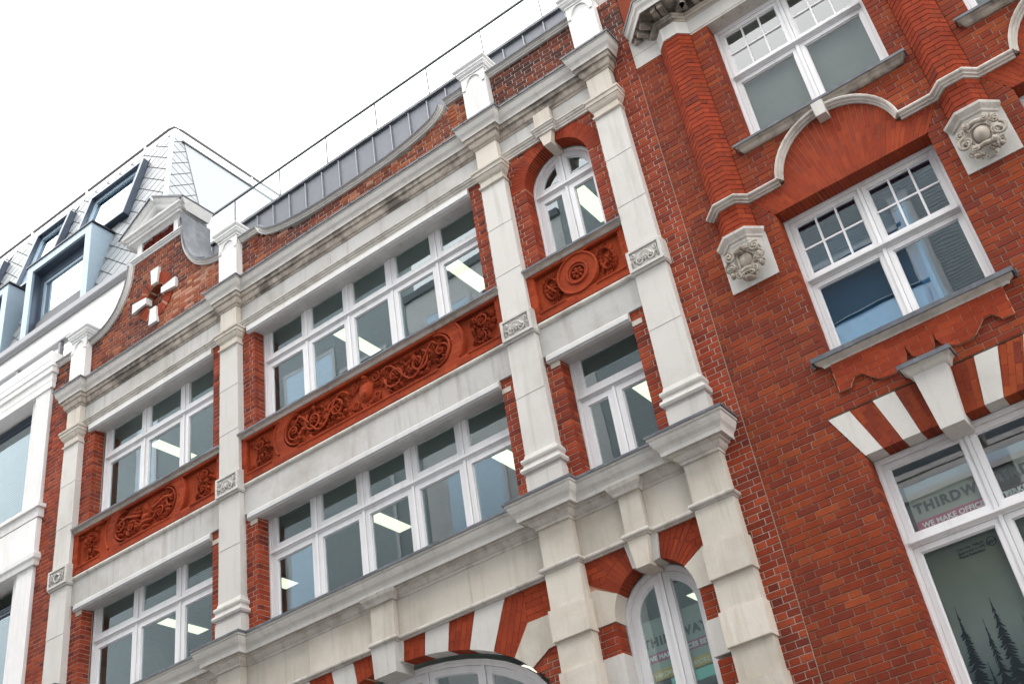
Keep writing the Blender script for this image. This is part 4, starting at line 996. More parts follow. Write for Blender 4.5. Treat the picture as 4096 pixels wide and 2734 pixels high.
# carved corbels
for n, c in enumerate(PC0[:2]):
    cb = one('corbel', 'stone', lambda b: b.box(c-.285, c+.29, 10.386, YW+.12, 7.337, 7.93), B, label=('stone corbel carved with a shell topped shield and fruit', 'stone corbel carved with a round boss and rolled scrolls')[n])
    one('corbel_cap', 'mould', lambda b: b.sweep(pierpath(c, .02), [(-.1, 7.83), (-.01, 7.83), (.005, 7.85), (.01, 7.88), (.03, 7.89), (.038, 7.91), (.062, 7.935), (.08, 7.955), (.084, 7.985), (.07, 7.995), (-.1, 8.0)]), cb)
    one('corbel_body', 'mould', lambda b: b.loft([[(c+x*s, y, z) for x, y in ((-.235, 10.39), (-.11, 10.40-.125*s), (.11, 10.40-.125*s), (.235, 10.39))] for z, s in ((7.835, 1), (7.74, .92), (7.60, .75), (7.48, .50), (7.40, .25))]), cb)
    cv = Carve(); cv.mat('carved'); cv.y = 10.28; z0 = 7.60
    if n == 0:
        cv.y = 10.27; cv.dome(c+.01, z0, .10, .13, .06, 14)
        cv.tube([(c+.01+(.115+.02*math.cos(3*a))*math.cos(a), 10.245, z0-.005+(.14+.015*math.cos(2*a))*math.sin(a)) for a in [math.radians(q) for q in range(0, 361, 15)]], .016, 7)
        cv.y = 10.22; cv.shell(c+.0, z0+.10, .11, 20, 160, 8, .06)
        for s in (-1, 1):
            cv.y = 10.27; cv.scroll(c+s*.185, z0+.12, .075, 1.0, 1.6, s, .023, h=.06); cv.scroll(c+s*.20, z0-.02, .085, 2.0, 1.4, -s, .020, h=.04)
            cv.leaf(c+s*.10, z0+.16, 1.57-s*.9, .12, .03, .06, -.4*s); cv.leaf(c+s*.25, z0+.02, 1.3, .12, .025, .05, .5*s)
            cv.y = 10.25; cv.scroll(c+s*.115, z0-.20, .06, 1.5, 1.5, s, .019, h=.06); cv.grapes(c+s*.19, z0-.10, .055, 14, 3); cv.dome(c+s*.21, z0-.15, .04, .05, .05, 8)
        cv.y = 10.24; cv.dome(c, z0-.17, .10, .06, .08, 12); cv.tube([(c+.095*math.cos(a), 10.185, z0-.245+.03*math.sin(a)) for a in [math.radians(q) for q in range(0, 361, 30)]], .018)
        for q in range(5): cv.dome(c-.08+.04*q, z0-.255, .016, .022, .10, 7)
        cv.dome(c, z0-.29, .075, .035, .09, 10)
    else:
        cv.y = 10.26; cv.dome(c+.01, z0+.02, .10, .115, .11, 16)
        cv.tube([(c+.01+.135*math.cos(a), 10.25, z0+.01+.15*math.sin(a)) for a in [math.radians(q) for q in range(0, 361, 15)]], .015, 7)
        for s in (-1, 1):
            cv.y = 10.27; cv.scroll(c+s*.215, z0+.13, .06, 1.0, 1.6, s, .020, h=.05)
            cv.scroll(c+s*.20, z0-.02, .10, 1.2, 1.1, -s, .024, h=.05); cv.scroll(c+s*.17, z0-.01, .06, 2.2, 1.2, s, .016, h=.05)
            cv.scroll(c+s*.19, z0-.17, .05, 1, 1.2, s, .016, h=.03); cv.leaf(c+s*.16, z0+.16, 1.0, .10, .03, .05, .4)
            for zz, rr3 in ((.165, .042), (-.165, .038)):
                cv.y = 10.22; cv.scroll(c+s*.11, z0+zz, rr3, 2, 1.7, -s, .018, h=.07)
        cv.tube([(c-.11, 10.20, z0+.165), (c, 10.17, z0+.175), (c+.11, 10.20, z0+.165)], [.038, .030, .038], 8); cv.tube([(c-.10, 10.20, z0-.165), (c, 10.18, z0-.155), (c+.10, 10.20, z0-.165)], [.034, .026, .034], 8)
        cv.y = 10.24; cv.grapes(c+.08, z0-.25, .055, 12, 8); cv.grapes(c-.07, z0-.26, .05, 10, 9); cv.dome(c-.14, z0-.24, .04, .03, .06, 8); cv.dome(c+.16, z0-.23, .04, .03, .06, 8)
    cv.v = [(c+(x-c)*.86, 10.33+(y-10.33)*.8, z0+.01+(z-z0)*.9) for x, y, z in cv.v]
    cv.build('carving', cb, smooth=True, recalc=False)
# top cornice with modillions
CPB = [(-3.25, 10.55)]+pierpath(PC0[0])[1:3]+[(PC0[0]+.225, 10.40)]+[(PC0[1]-.225, 10.40)]+pierpath(PC0[1])[1:3]+[(PC0[1]+.225, 10.40), (BX1, 10.40)]
one('neck_band', 'stone', lambda b: b.sweep([(-3.10-.02, 10.42)]+pierpath(PC0[0])[1:3]+[(PC0[0]+.225, 10.40)]+[(PC0[1]-.225, 10.40)]+pierpath(PC0[1])[1:3]+[(PC0[1]+.225, 10.40), (BX1, 10.40)], [(-.1, 11.385), (.006, 11.385), (.006, 11.61), (-.1, 11.61)]), B)
one('neck_band', 'stone', lambda b: (b.box(BX0, -3.09, 10.393, YW+.2, 11.345, 11.57)), B)
one('neck_band', 'stone', lambda b: (b.box(BX0, -3.09, 10.390, YW+.2, 11.574, 11.9)), B)
for c in BC: one('window_head', 'mould', lambda b: b.box(c-1.14, c+1.14, 10.401, YF+.1, 11.352, 11.386), B); one('window_head', 'inwall', lambda b: b.box(c-1.14, c+1.14, YF+.101, YF+.23, 11.30, 11.9), B)
one('end_wall', 'brick_b', lambda b: b.box(BX1+.001, BX1+.3, YW, 16, GZ, 14.0), B)
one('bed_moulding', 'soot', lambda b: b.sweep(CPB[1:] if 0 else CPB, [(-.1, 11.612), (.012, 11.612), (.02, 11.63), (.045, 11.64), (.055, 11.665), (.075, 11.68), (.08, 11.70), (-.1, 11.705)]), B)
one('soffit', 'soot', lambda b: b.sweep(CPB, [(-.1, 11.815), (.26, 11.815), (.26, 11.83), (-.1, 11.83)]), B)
one('cornice', 'stone', lambda b: b.sweep(CPB, [(-.1, 11.831), (.262, 11.831), (.262, 11.80), (.275, 11.80), (.278, 11.84), (.285, 11.865), (.31, 11.90), (.322, 11.95), (.33, 11.955), (.335, 12.0), (-.1, 12.03)]), B)
one('lead_flashing', 'lead', lambda b: b.sweep(CPB, [(-.1, 12.032), (.337, 12.002), (.338, 11.98), (.345, 11.98), (.347, 12.01), (-.1, 12.05)]), B)
P = CPB
for (p0, p1) in zip(P, P[1:]):
    p0, p1 = Vector(p0), Vector(p1); L = (p1-p0).length; U = (p1-p0)/L; Nn = Vector((U.y, -U.x)); n = max(1, round((L+.06)/.17))
    for i in range(n):
        q = p0+U*L*(i+.5)/n
        if p0.x < -3.2 and i < 0: continue
        pl = [q-U*.035+Nn*.05, q+U*.035+Nn*.05, q+U*.035+Nn*.235, q-U*.035+Nn*.235]
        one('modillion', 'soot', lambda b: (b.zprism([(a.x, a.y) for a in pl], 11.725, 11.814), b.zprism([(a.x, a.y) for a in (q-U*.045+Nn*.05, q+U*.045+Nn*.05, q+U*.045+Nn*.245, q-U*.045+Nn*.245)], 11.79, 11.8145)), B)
one('upper_wall', 'brick_b', lambda b: b.box(BX0, BX1, YW+.02, YW+.4, 11.9, 14.0), B)
# windows
for n, c in enumerate(BC):
    window(B, rect(c-.905, c+.905, 9.25, 11.35), YF, 10.462, [c], glass='glass_n', cs=.055, mw=.04, fr=.048, bars=(3, 2), tledge=.045, label='upper sash window with small paned top lights' if n == 0 else None)
    one('window_sill', 'soot', lambda b: b.sweep([(c-.985, YW+.04), (c-.985, 10.39), (c+.985, 10.39), (c+.985, YW+.04)], [(-.3, 9.095), (.01, 9.095), (.03, 9.11), (.05, 9.15), (.08, 9.17), (.085, 9.20), (-.3, 9.215)]), B)
    one('lead_flashing', 'lead', lambda b: b.sweep([(c-.985, YW+.04), (c-.985, 10.39), (c+.985, 10.39), (c+.985, YW+.04)], [(-.3, 9.225), (.088, 9.205), (.09, 9.18), (.097, 9.18), (.099, 9.212), (-.3, 9.245)]), B)
    window(B, rect(c-.905, c+.905, 6.15, 8.075), YF, 7.183, [c], glass='glass_b', cs=.055, mw=.04, fr=.048, bars=(3, 2), tledge=.045, label='middle sash window with blue tinted glass' if n == 0 else None)
    one('window_sill', 'mould', lambda b: b.sweep([(c-.965, YW+.04), (c-.965, 10.39), (c+.965, 10.39), (c+.965, YW+.04)], [(-.3, 5.985), (.01, 5.985), (.02, 6.01), (.05, 6.03), (.075, 6.045), (.08, 6.085), (-.3, 6.10)]), B)
    one('lead_flashing', 'lead', lambda b: b.sweep([(c-.965, YW+.04), (c-.965, 10.39), (c+.965, 10.39), (c+.965, YW+.04)], [(-.3, 6.112), (.085, 6.09), (.087, 6.05), (.097, 6.05), (.10, 6.10), (-.3, 6.13)]), B)
    for s in (-1, 1): one('lead_drip', 'lead', lambda b: b.tube([(c+s*1.07, 10.36, 6.09), (c+s*1.075, 10.375, 6.05), (c+s*1.06, 10.39, 6.03)], .02), B)
    # shaped brick apron below the middle window
    half = [(.905, 5.984), (.905, 5.66), (.78, 5.66), (.765, 5.70), (.71, 5.755), (.63, 5.755), (.57, 5.69), (.50, 5.625), (.42, 5.60), (.33, 5.60), (.25, 5.63), (.185, 5.68), (.155, 5.75), (.145, 5.85), (.137, 5.77), (.115, 5.70), (.06, 5.655), (0, 5.645)]
    ap = [(c-x, z) for x, z in half]+[(c+x, z) for x, z in half[::-1][1:]]
    one('apron', 'joint_r', lambda b: b.prism(ccw(ap), 10.372, YW+.02), B, label='shaped brick apron with scalloped lower edge')
    for s in (-1, 1):
        for k in range(2 if s else 0): pass
    cells(PB_, 'rubbed', ccw(ap), 0, .075, .225, 10.368, 10.375, .005, (c, 5.66))
    # flat arch of the lowest window
    T = lambda t0, t1, b0, b1: ccw([(c+b0, 4.92), (c+b1, 4.92), (c+t1, 5.43), (c+t0, 5.43)])
    for s in (-1, 1):
        for q in ((.885, 1.115, .705, .885), (.405, .635, .315, .495)):
            one('voussoir', 'stone', lambda b: b.prism(T(*sorted((s*q[0], s*q[1])), *sorted((s*q[2], s*q[3]))), 10.394, YW+.21), B)
        for q in ((.635, .885, .495, .705), (.17, .405, .12, .315)):
            R = T(*sorted((s*q[0], s*q[1])), *sorted((s*q[2], s*q[3])))
            one('mortar_bed', 'joint_r', lambda b: b.prism(inset(R, .005), YW+.006, YW+.205), B)
            m0, m1 = s*(q[2]+q[3])/2, s*(q[0]+q[1])/2
            cells(PB_, 'brick_b', R, math.atan2(.51, m1-m0), .062, .215, YW, YW+.2, .003, R[0])
    kk = one('keystone', 'stone', lambda b: b.prism([(c-.115, 4.81), (c+.115, 4.81), (c+.17, 5.43), (c-.17, 5.43)], 10.27, YF), B)
    one('keystone_cap', 'mould', lambda b: b.sweep([(c-.19, YW+.02), (c-.19, 10.26), (c+.19, 10.26), (c+.19, YW+.02)], [(-.15, 5.43), (-.01, 5.43), (.01, 5.45), (.03, 5.49), (.06, 5.51), (.062, 5.54), (-.15, 5.55)]), kk)
    one('lead_flashing', 'lead', lambda b: b.sweep([(c-.19, YW+.02), (c-.19, 10.26), (c+.19, 10.26), (c+.19, YW+.02)], [(-.15, 5.56), (.066, 5.545), (.068, 5.51), (.078, 5.51), (.08, 5.555), (-.15, 5.575)]), kk)
    window(B, rect(c-.885, c+.905, 1.2, 4.915), YF, 4.005, [c+.02], glass='glass_n', cs=.055, mw=.04, fr=.055, tledge=.05, label='tall lower window with a printed sign behind its glass' if n == 0 else None)
PB_.emit()
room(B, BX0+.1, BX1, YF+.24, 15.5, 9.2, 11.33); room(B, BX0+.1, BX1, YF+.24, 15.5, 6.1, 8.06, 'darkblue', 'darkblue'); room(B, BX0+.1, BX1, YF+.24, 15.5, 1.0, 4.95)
for n, c in enumerate(BC):
    one('wall', 'inwall', lambda b: (b.box(c-.95, c+.95, YF+.2, YF+.23, 8.08, 9.25), b.box(c-.95, c+.95, YF+.2, YF+.23, 4.92, 6.15)), B)
    o = one('roller_blind', 'blind', lambda b: b.box(c-.85, c+.85, YF+.13, YF+.134, 9.3, 10.40)); tagmesh(o, ('grey roller blind lowered behind the upper window above the round brick arch', 'grey roller blind lowered behind the upper window at the corner')[n], 'blind', 'roller blinds')
# ================================================================ BUILDING C: pale stone building with metal mansard, on the left
C = thing('pale_stone_building', (-22, 10.4, GZ), 'pale stone clad building on the left under a diamond tiled metal mansard roof', 'building')
CX0, CX1 = -34., -15.992
cwin = [(-16.60-3.3*i-2.1, -16.60-3.3*i) for i in range(5)]
for i, (a, b_) in enumerate(cwin):
    nx = -15.992 if i == 0 else cwin[i-1][0]
    for za, zb in ((GZ, 8.9), (10.05, 12.46)):
        one('pier', 'render', lambda b: b.box(b_+.18, nx-.001 if i == 0 else nx-.18, 10.345, 11.2, za, zb), C)
        one('pier_reveal', 'render', lambda b: b.box(b_, b_+.179, 10.415, 11.2, za, zb), C)
        if i: one('pier_reveal', 'render', lambda b: b.box(nx-.179, nx, 10.415, 11.2, za, zb), C)
    for za, zb in ((10.1, 12.40), (5.6, 8.6)):
        w = window(C, rect(a, b_, za, zb), 10.62, None, [], glass='glass_c', fr=.06, cs=.05, frame='alu_dark')
    one('spandrel', 'render', lambda b: b.box(a-.6, b_+.3 if i else -15.95, 10.30, 11.0, 9.15, 9.78), C)
for y, z0, z1 in ((10.235, 13.005, 13.205),): one('metal_coping', 'render', lambda b: b.box(CX0, -15.90, y, 10.9, z0, z1), C)
one('cornice', 'render', lambda b: b.sweep([(CX0, 10.34), (-15.96, 10.34), (-15.96, 10.6)], [(-.3, 12.46), (.02, 12.46), (.03, 12.60), (.035, 12.60), (.04, 12.74), (.075, 12.76), (.08, 12.86), (.10, 12.88), (.10, 13.0), (-.3, 13.0)]), C)
one('sill_band', 'render', lambda b: b.sweep([(CX0, 10.34), (-15.96, 10.34), (-15.96, 10.6)], [(-.3, 9.79), (.05, 9.79), (.055, 9.95), (.10, 9.96), (.10, 10.03), (-.3, 10.05)]), C)
one('string_band', 'render', lambda b: b.sweep([(CX0, 10.34), (-15.96, 10.34), (-15.96, 10.6)], [(-.3, 8.90), (.04, 8.90), (.05, 8.98), (.08, 9.02), (.08, 9.10), (.06, 9.12), (.06, 9.14), (-.3, 9.145)]), C)
room(C, CX0, -16.05, 11.3, 16, 8.95, 12.44, 'ceiling', 'inwall'); room(C, CX0, -16.05, 11.3, 16, 5.0, 8.8)
one('side_wall', 'render', lambda b: b.box(-16.3, -15.995, 11.25, 20, 8, 13.0), C)
# terrace rail
tr = thing('terrace_rail', (-17.5, 10.6, 13.2), 'grey metal terrace railing on top of the pale stone facade', 'railing')
one('top_rail', 'alu_grey', lambda b: (b.box(-30, -15.62, 10.38, 10.50, 13.50, 13.545), b.box(-15.74, -15.62, 10.501, 12.6, 13.50, 13.545)), tr)
for i in range(8):
    x = -15.93-1.32*i
    one('post', 'alu_grey', lambda b: b.box(x-.03, x+.03, 10.39, 10.47, 13.21, 13.499), tr)
for z in (13.31, 13.41): one('wire', 'rail', lambda b: b.tube([(-30, 10.44, z), (-15.7, 10.44, z), (-15.7, 12.6, z)], .005), tr)
one('attic_wall', 'render', lambda b: b.box(CX0, -16.06, 12.70, 13.3, 12.9, 17.04), C)
one('terrace', 'paving', lambda b: b.box(CX0, -16.06, 10.9, 12.69, 12.9, 13.0), C)
one('gutter', 'alu_grey', lambda b: b.sweep([(CX0, 12.70), (-16.05, 12.70), (-16.05, 22)], [(-.2, 17.03), (.06, 17.03), (.08, 17.06), (.12, 17.07), (.14, 17.10), (.14, 17.25), (-.2, 17.26)]), C)
K = .24; Z0 = 17.25; ZT = 22.85
def fy(z): return 12.70+K*(z-Z0)
def fx(z): return -16.05-K*(z-Z0)
one('roof', 'tile_joint', lambda b: b.loft([[(CX0, fy(z)+.02, z), (fx(z)-.02, fy(z)+.02, z), (fx(z)-.02, 24, z), (CX0, 24, z)] for z in (Z0-.01, ZT)]), C)
sky_l = [(-20.1, -18.15, 20.0, 22.0), (-22.5, -21.22, 20.0, 22.2), (-25.6, -24.2, 20.0, 22.2)]
dorm = [(-20.97, -18.48), (-24.25, -21.76), (-27.5, -25.0)]
PCt = Pool(C)
items = []
def tilepoly(side, cell):
    if side == 'f': reg = [(CX0+5, Z0), (fx(Z0)-.05, Z0), (fx(ZT)-.05, ZT), (CX0+5, ZT)]
    else: reg = [(fy(Z0)+.05, Z0), (14.36, Z0), (14.36, ZT-.02), (fy(ZT)+.05, ZT-.02)]
    return clipconvex(reg, cell)
holes = [(a-.12, b_+.12, c-.12, d+.12) for a, b_, c, d in sky_l]+[(a-.02, b_+.02, Z0-1, 19.5) for a, b_ in dorm]
px, pz = .5, .455
for i in range(-60, 60):
    for j in range(0, 14):
        for off in (0, .5):
            cx, cz = -18+(i+off)*px, Z0-.20+(j+off)*pz
            if not (CX0+5 < cx < -15.9): continue
            g = .019; cell = [(cx-px/2+g, cz), (cx, cz-pz/2+g), (cx+px/2-g, cz), (cx, cz+pz/2-g)]
            P = tilepoly('f', cell); skip = False
            for h in holes:
                if h[0] < cx < h[1] and h[2] < cz < h[3]: skip = True; break
                if h[0]-.3 < cx < h[1]+.3 and h[2]-.3 < cz < h[3]+.3 and len(P) > 2:
                    if cx <= h[0]: P = clip(P, -1, 0, -h[0])
                    elif cx >= h[1]: P = clip(P, 1, 0, h[1])
                    elif cz >= h[3]: P = clip(P, 0, 1, h[3])
                    elif cz <= h[2]: P = clip(P, 0, -1, -h[2])
            if not skip and len(P) > 2: items.append(('f', dedupe(P)))
for i in range(-2, 8):
    for j in range(0, 14):
        for off in (0, .5):
            cy, cz = 12.9+(i+off)*px, Z0-.20+(j+off)*pz; g = .018
            P = tilepoly('s', [(cy-px/2+g, cz), (cy, cz-pz/2+g), (cy+px/2-g, cz), (cy, cz+pz/2-g)])
            if len(P) > 2: items.append(('s', dedupe(P)))
def tile_geo(b, it):
    side, P = it; e = .0; n = len(P)
    if side == 'f': V = [(x, fy(z)-.012+.006*((z % pz)/pz), z) for x, z in P]+[(x, fy(z)+.01, z) for x, z in P]
    else: V = [(fx(z)+.012, y, z) for y, z in P]+[(fx(z)-.01, y, z) for y, z in P]
    b.add(V, [tuple(range(n))]+[(i, i+n, (i+1) % n+n, (i+1) % n) for i in range(n)])
def tsize(it):
    q = [project((x, fy(z), z) if it[0] == 'f' else (fx(z), x, z)) for x, z in it[1]]
    cx, cz = sum(p[0] for p in q)/len(q), sum(p[1] for p in q)/len(q)
    return abs(area(q)) if (0 < cx < 4096 and 0 < cz < 2734 and abs(area(it[1])) > .001) else 0
items.sort(key=tsize, reverse=True)
rest = MB(); rest.mat('tile')
for k, it in enumerate(items):
    if k < 299: b = MB(); b.mat('tile'); tile_geo(b, it); b.build('roof_tile', C)
    else: tile_geo(rest, it)
rest.build('roof_tiles', C, stuff=True)
one('hip_cap', 'blue_alu', lambda b: b.tube([(fx(z)+.0, fy(z)-.0, z) for z in (Z0, 19, 21, ZT)], .06, 8), C)
one('side_panel', 'side_panel', lambda b: b.xprism([(14.36, Z0-4), (24, Z0-4), (24, 22.62), (14.36, 22.62)], -20, -16.06) if False else b.loft([[(fx(z)+.03, 14.37, z), (fx(z)+.03, 24, z), (fx(z)-.3, 24, z), (fx(z)-.3, 14.37, z)] for z in (Z0-3, 22.60)]), C)
one('panel_coping', 'black', lambda b: b.box(fx(22.6)-.3, fx(22.6)+.06, 14.30, 24, 22.605, 22.66), C)
def sp(b, poly, d0, d1):      # prism lying on the front slope; d outward
    n = len(poly); b.add([(x, fy(z)-d0, z) for x, z in poly]+[(x, fy(z)-d1, z) for x, z in poly],
        [tuple(range(n)), tuple(range(2*n-1, n-1, -1))]+[(i, i+n, (i+1) % n+n, (i+1) % n) for i in range(n)])
def sring(b, o_, i_, d0, d1):
    n = len(o_); V = [(x, fy(z)-d0, z) for x, z in o_]+[(x, fy(z)-d0, z) for x, z in i_]+[(x, fy(z)-d1, z) for x, z in o_]+[(x, fy(z)-d1, z) for x, z in i_]
    F = []
    for i in range(n):
        j = (i+1) % n; F += [(i, j, n+j, n+i), (2*n+j, 2*n+i, 3*n+i, 3*n+j), (i, 2*n+i, 2*n+j, j), (n+i, n+j, 3*n+j, 3*n+i)]
    b.add(V, F)
for a, b_, c, d in sky_l:
    w = one('roof_window', 'alu_dark', lambda b: sring(b, rect(a-.10, b_+.10, c-.10, d+.10), rect(a, b_, c, d), .19, -.12), C)
    one('frame', 'blue_alu', lambda b: sring(b, rect(a+.001, b_-.001, c+.001, d-.001), rect(a+.09, b_-.06, c+.06, d-.16), .06, -.10), w)
    one('pane', 'glass_c', lambda b: sp(b, rect(a+.08, b_-.05, c+.05, d-.15), .03, .02), w)
    one('lining', 'alu_dark', lambda b: sp(b, rect(a, b_, c, d), -.105, -.11), w)
for a, b_ in dorm:
    yd = 12.60
    w = one('dormer', 'blue_alu', lambda b: (b.ring(rect(a, b_, 17.262, 19.50), rect(a+.22, b_-.22, 17.30, 19.28), yd, yd+.06),), C, label='box dormer with pale blue metal surround')
    for s, x in ((1, b_), (-1, a)):
        one('cheek', 'blue_alu', lambda b: b.xprism([(yd+.061, 17.262), (fy(17.26)+.05, 17.262), (fy(19.5)+.1, 19.49), (yd+.061, 19.49)], x-.03 if s > 0 else x, x if s > 0 else x+.03), w)
    one('dormer_roof', 'black', lambda b: b.box(a-.05, b_+.05, yd-.03, fy(19.5)+.2, 19.501, 19.54), w)
    one('reveal', 'alu_dark', lambda b: b.ring(rect(a+.221, b_-.221, 17.301, 19.279), rect(a+.34, b_-.26, 17.33, 19.02), yd+.25, yd+.35), w)
    one('jamb_lining', 'alu_dark', lambda b: (b.box(a+.22, a+.24, yd+.061, yd+.249, 17.3, 19.28), b.box(a+.24, b_-.24, yd+.061, yd+.249, 19.26, 19.279), b.box(b_-.24, b_-.22, yd+.061, yd+.249, 17.3, 19.28)), w)
    one('inner_frame', 'blue_alu', lambda b: b.ring(rect(a+.34, b_-.26, 17.33, 19.02), rect(a+.42, b_-.32, 17.38, 18.94), yd+.27, yd+.33), w)
    one('pane', 'glass_c', lambda b: b.box(a+.41, b_-.31, yd+.29, yd+.30, 17.37, 18.95), w)
    one('lining', 'alu_dark', lambda b: b.box(a+.2, b_-.2, yd+.45, yd+.47, 17.27, 19.4), w)
rr_ = thing('roof_handrail', (-17.5, 14.2, 22.9), 'grey pipe handrail clamped along the ridge of the tiled mansard roof', 'railing')
one('pipe', 'pipe', lambda b: b.tube([(-33, 14.14, 23.22), (-17.66, 14.14, 23.22), (-17.50, 14.18, 23.22), (-17.46, 14.4, 23.22), (-17.46, 24, 23.22)], .045), rr_)
for x, y in [(-18.6-2.45*i, 14.14) for i in range(6)]+[(-17.48, 16.9), (-17.48, 20)]:
    one('clamp', 'frame', lambda b: b.tube([(x, y, 22.75), (x, y, 23.27)], .05), rr_)
# ================================================================ buildings across the street (seen in the glass)
def oppo(x0, x1, top, lab, matk, wins, step=.09, lines=True, zr=(2., 99.)):
    T_ = thing('facing_building', ((x0+x1)/2, -2.3, GZ), lab, 'building', 'buildings across the street')
    one('wall', matk, lambda b: b.box(x0, x1, -2.9, -2.31, GZ, top), T_)
    if lines:
        b = MB(); b.mat('boards'); z = zr[0]
        while z < min(top-.3, zr[1]): b.box(x0+.02, x1-.02, -2.309, -2.29, z, z+step-.014); z += step
        b.build('brick_courses', T_, stuff=True)
    for (a, b_, za, zb, mk) in wins:
        w = one('window', 'frame', lambda b: b.ring(rect(a-.12, b_+.12, za-.12, zb+.12), rect(a, b_, za, zb), -2.24, -2.27) , T_)
        one('pane', mk, lambda b: b.box(a, b_, -2.275, -2.25, za, zb), w)
    one('parapet', 'zinc', lambda b: b.box(x0, x1, -2.95, -2.2, top, top+.25), T_)
oppo(-11.5, 9, 23.1, 'grey brick building across the street reflected in the right hand windows', 'opp',
     [(-2.75, -2.45, 12.8, 17.0, 'pale_blue'), (-9.5, -2.75, 14.6, 16.2, 'alu_dark'), (-9.5, -2.76, 12.2, 14.5, 'pale_blue'), (2, 6, 13, 16.4, 'alu_dark'), (-9.6, -7.4, 18.6, 21.6, 'pale_blue'), (-9.6, 4, 3.5, 8.9, 'alu_dark'), (-9.6, 4, 9.92, 10.12, 'pale_blue'), (-9.6, 4, 10.4, 11.2, 'alu_dark')], zr=(11.4, 18.4))
oppo(-17.6, -11.52, 22.2, 'pale building with large panes across the street reflected in the long windows', 'render',
     [(-16.8, -15.2, 18.3, 21.2, 'pale_blue'), (-14.6, -13, 18.3, 21.2, 'alu_dark'), (-16.8, -14.9, 12.4, 15.8, 'pale_blue'), (-14.4, -12.6, 12.4, 15.8, 'pale_blue')], lines=False)
oppo(-42, -17.62, 27, 'tall grey building with wide windows across the street reflected at left', 'opp',
     [(-22.9, -20.8, 18.9, 22.0, 'pale_blue'), (-20.4, -18.6, 18.9, 21.0, 'alu_dark'), (-30.5, -29.6, 19, 24, 'pale_blue'), (-21.5, -18.8, 12.6, 16.5, 'boards'), (-23.0, -21.9, 12.2, 16.0, 'pale_blue'), (-32, -30.3, 12.5, 17, 'boards')])
# ================================================================ signs and film behind the glass
def text(body, size, x, y, z, matk, parent, bold=.0, spacing=1.0, name='lettering'):
    cu = bpy.data.curves.new(name, 'FONT'); cu.body = body; cu.size = size; cu.extrude = .0015; cu.offset = bold; cu.space_character = spacing
    cu.materials.append(M[matk]); o = bpy.data.objects.new(name, cu); COL.objects.link(o)
    me = bpy.data.meshes.new_from_object(o.evaluated_get(bpy.context.evaluated_depsgraph_get())); bpy.data.objects.remove(o)
    me.transform(Matrix.Translation((x, y, z)) @ Matrix.Rotation(math.pi/2, 4, 'X')); me.materials.clear(); me.materials.append(M[matk])
    o = bpy.data.objects.new(name, me); COL.objects.link(o); attach(o, parent); return o
def sign(x0, x1, z, lab, k=1.):
    y = YF+.075
    t = thing('window_sign', ((x0+x1)/2, y, z-.3), lab, 'sign', 'company signs behind the glass')
    one('backing', 'signboard', lambda b: b.box(x0, x1, y+.004, y+.006, z-.36*k, z+.30*k), t)
    text('THIRDWAY', .135*k, x0+.03*k, y, z, 'ink', t, .0065, 1.22)
    one('band', 'magenta', lambda b: b.box(x0+.0, x1, y+.001, y+.003, z-.175*k, z-.075*k), t)
    text('WE MAKE OFFICES BETTER', .074*k, x0+.05*k, y-.001, z-.152*k, 'whiteink', t, .002, 1.03)
    return t
t1 = sign(-2.23, -1.20, 4.29, 'company sign with magenta band in the first light over the tall window')
t2 = sign(-1.56, -.53, 4.29, 'company sign with magenta band cut by the frame at the picture edge')
t3 = sign(-5.38, -4.52, 3.985, 'company sign with magenta, yellow and teal bands in the narrow arched window', .95)
one('band', 'yellow', lambda b: b.box(-5.36, -4.50, YF+.076, YF+.078, 3.63, 3.73), t3)
text('THIRDWAYINTERIORS.COM', .068, -5.33, YF+.0745, 3.655, 'whiteink', t3, 0, 1.0)
one('band', 'teal', lambda b: b.box(-5.12, -4.62, YF+.076, YF+.078, 3.50, 3.61), t3)
fl = thing('window_film', (-1.9, YF+.09, 2.0), 'greenish window film printed with dark fir trees and a fire approval note', 'window film')
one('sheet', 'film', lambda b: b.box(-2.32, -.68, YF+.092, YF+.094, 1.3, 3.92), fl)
def fir(x, z, h, w, seed):
    rn = random.Random(seed); b = MB(); b.mat('ink'); y0 = YF+.088; n = int(h/.028)
    b.prism([(x-.008, z-h), (x+.008, z-h), (x+.002, z), (x-.002, z)], y0, y0+.002)
    for i in range(n):
        t = (i+.5)/n; zz = z-h*t; ww = w*t*rn.uniform(.55, 1.1)
        for s in (-1, 1):
            ww2 = ww*rn.uniform(.6, 1.15); b.prism(ccw([(x, zz+.012), (x+s*ww2, zz-.028-rn.uniform(0, .02)), (x+s*ww2*.6, zz-.04), (x, zz-.018)]), y0+.0002*s, y0+.002)
    b.build('printed_tree', fl)
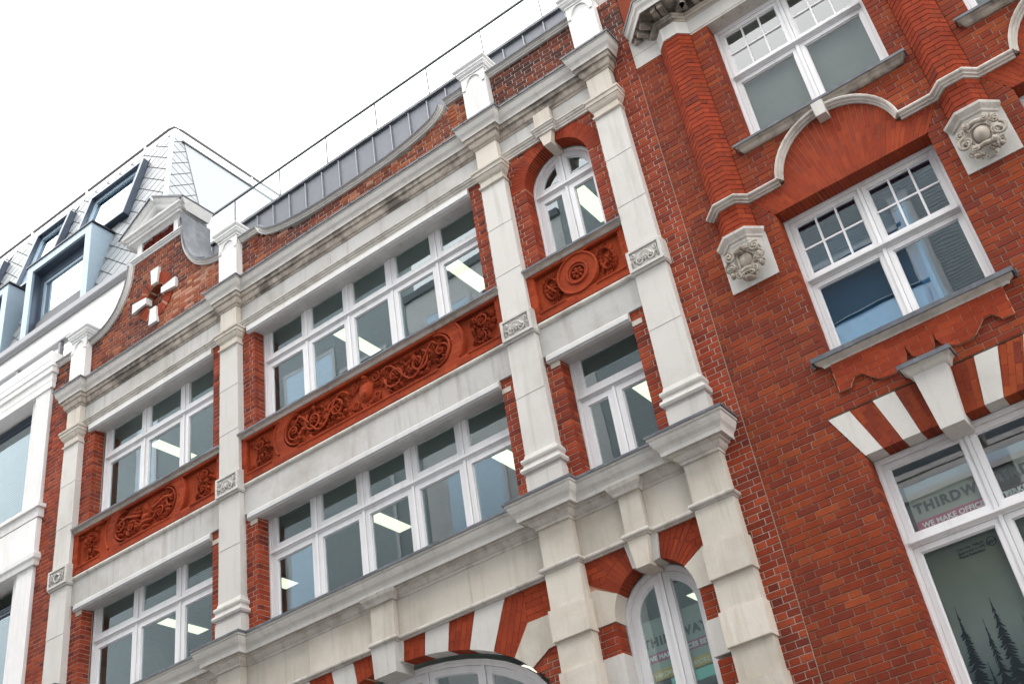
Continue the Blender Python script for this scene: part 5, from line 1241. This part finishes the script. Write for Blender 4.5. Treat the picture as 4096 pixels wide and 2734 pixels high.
for q in ((-2.18, 3.35, 1.9, .30, 1), (-1.865, 3.33, 2.0, .36, 2), (-1.985, 3.17, 1.7, .22, 3), (-1.66, 3.09, 1.7, .30, 4), (-2.28, 2.85, 1.5, .22, 5), (-1.78, 2.75, 1.3, .24, 6), (-1.3, 3.0, 1.6, .28, 7), (-2.08, 2.8, 1.3, .2, 8), (-1.0, 3.1, 1.6, .28, 9)): fir(*q)
text('Cert No. 748a/01\nApproved to LPS 1207\nFlame Retardant', .036, -1.975, YF+.088, 3.815, 'ink', fl, .0004)
one('stamp_ring', 'ink', lambda b: b.ring([(-1.655+.045*x, 3.805+.045*z) for x, z in circ(20)], [(-1.655+.039*x, 3.805+.039*z) for x, z in circ(20)], YF+.088, YF+.090), fl)
text('LPCB', .034, -1.692, YF+.088, 3.793, 'ink', fl)
# ================================================================ lamp head at the foot of the leftmost pilaster
sl = thing('street_lamp', (-13.5, 9.1, 5.5), 'dark rounded lamp head with a white rim in front of the leftmost pilaster', 'street lamp')

lp = [(-14.1, 5.50)]+[(-13.12+.07*math.cos(math.radians(a)), 5.57+.07*math.sin(math.radians(a))) for a in range(-90, 1, 15)]+[(-13.12+.07*math.cos(math.radians(a)), 5.69+.07*math.sin(math.radians(a))) for a in range(0, 91, 15)]+[(-14.1, 5.76)]
one('housing', 'black', lambda b: b.prism(lp, 8.97, 9.25), sl)
one('rim', 'frame', lambda b: b.ring(ccw(lp), inset(lp, .02), 9.251, 9.28), sl)
one('bracket', 'black', lambda b: b.tube([(-13.9, 9.2, 5.6), (-13.9, 10.39, 5.45)], .03, 8), sl)

o = one('blue_reflection', 'blue_reflection', lambda b: (b.box(-2.40, -1.30, YF+.13, YF+.134, 6.62, 7.66))); tagmesh(o, 'dark blue reflection put in as a flat sheet behind the left half of the middle right window', 'blind')  # added sheet: its colour imitates a dark blue reflection in the panes
o = one('pale_reflection', 'pale_reflection', lambda b: (b.box(-2.40, -1.16, YF+.12, YF+.129, 6.12, 6.615), b.box(-1.299, -1.16, YF+.12, YF+.129, 6.616, 7.6))); tagmesh(o, 'pale blue screen put in as flat sheets along the foot of the middle right window', 'reflection')  # added sheets: pale band and upright strip of that reflection, as flat colour
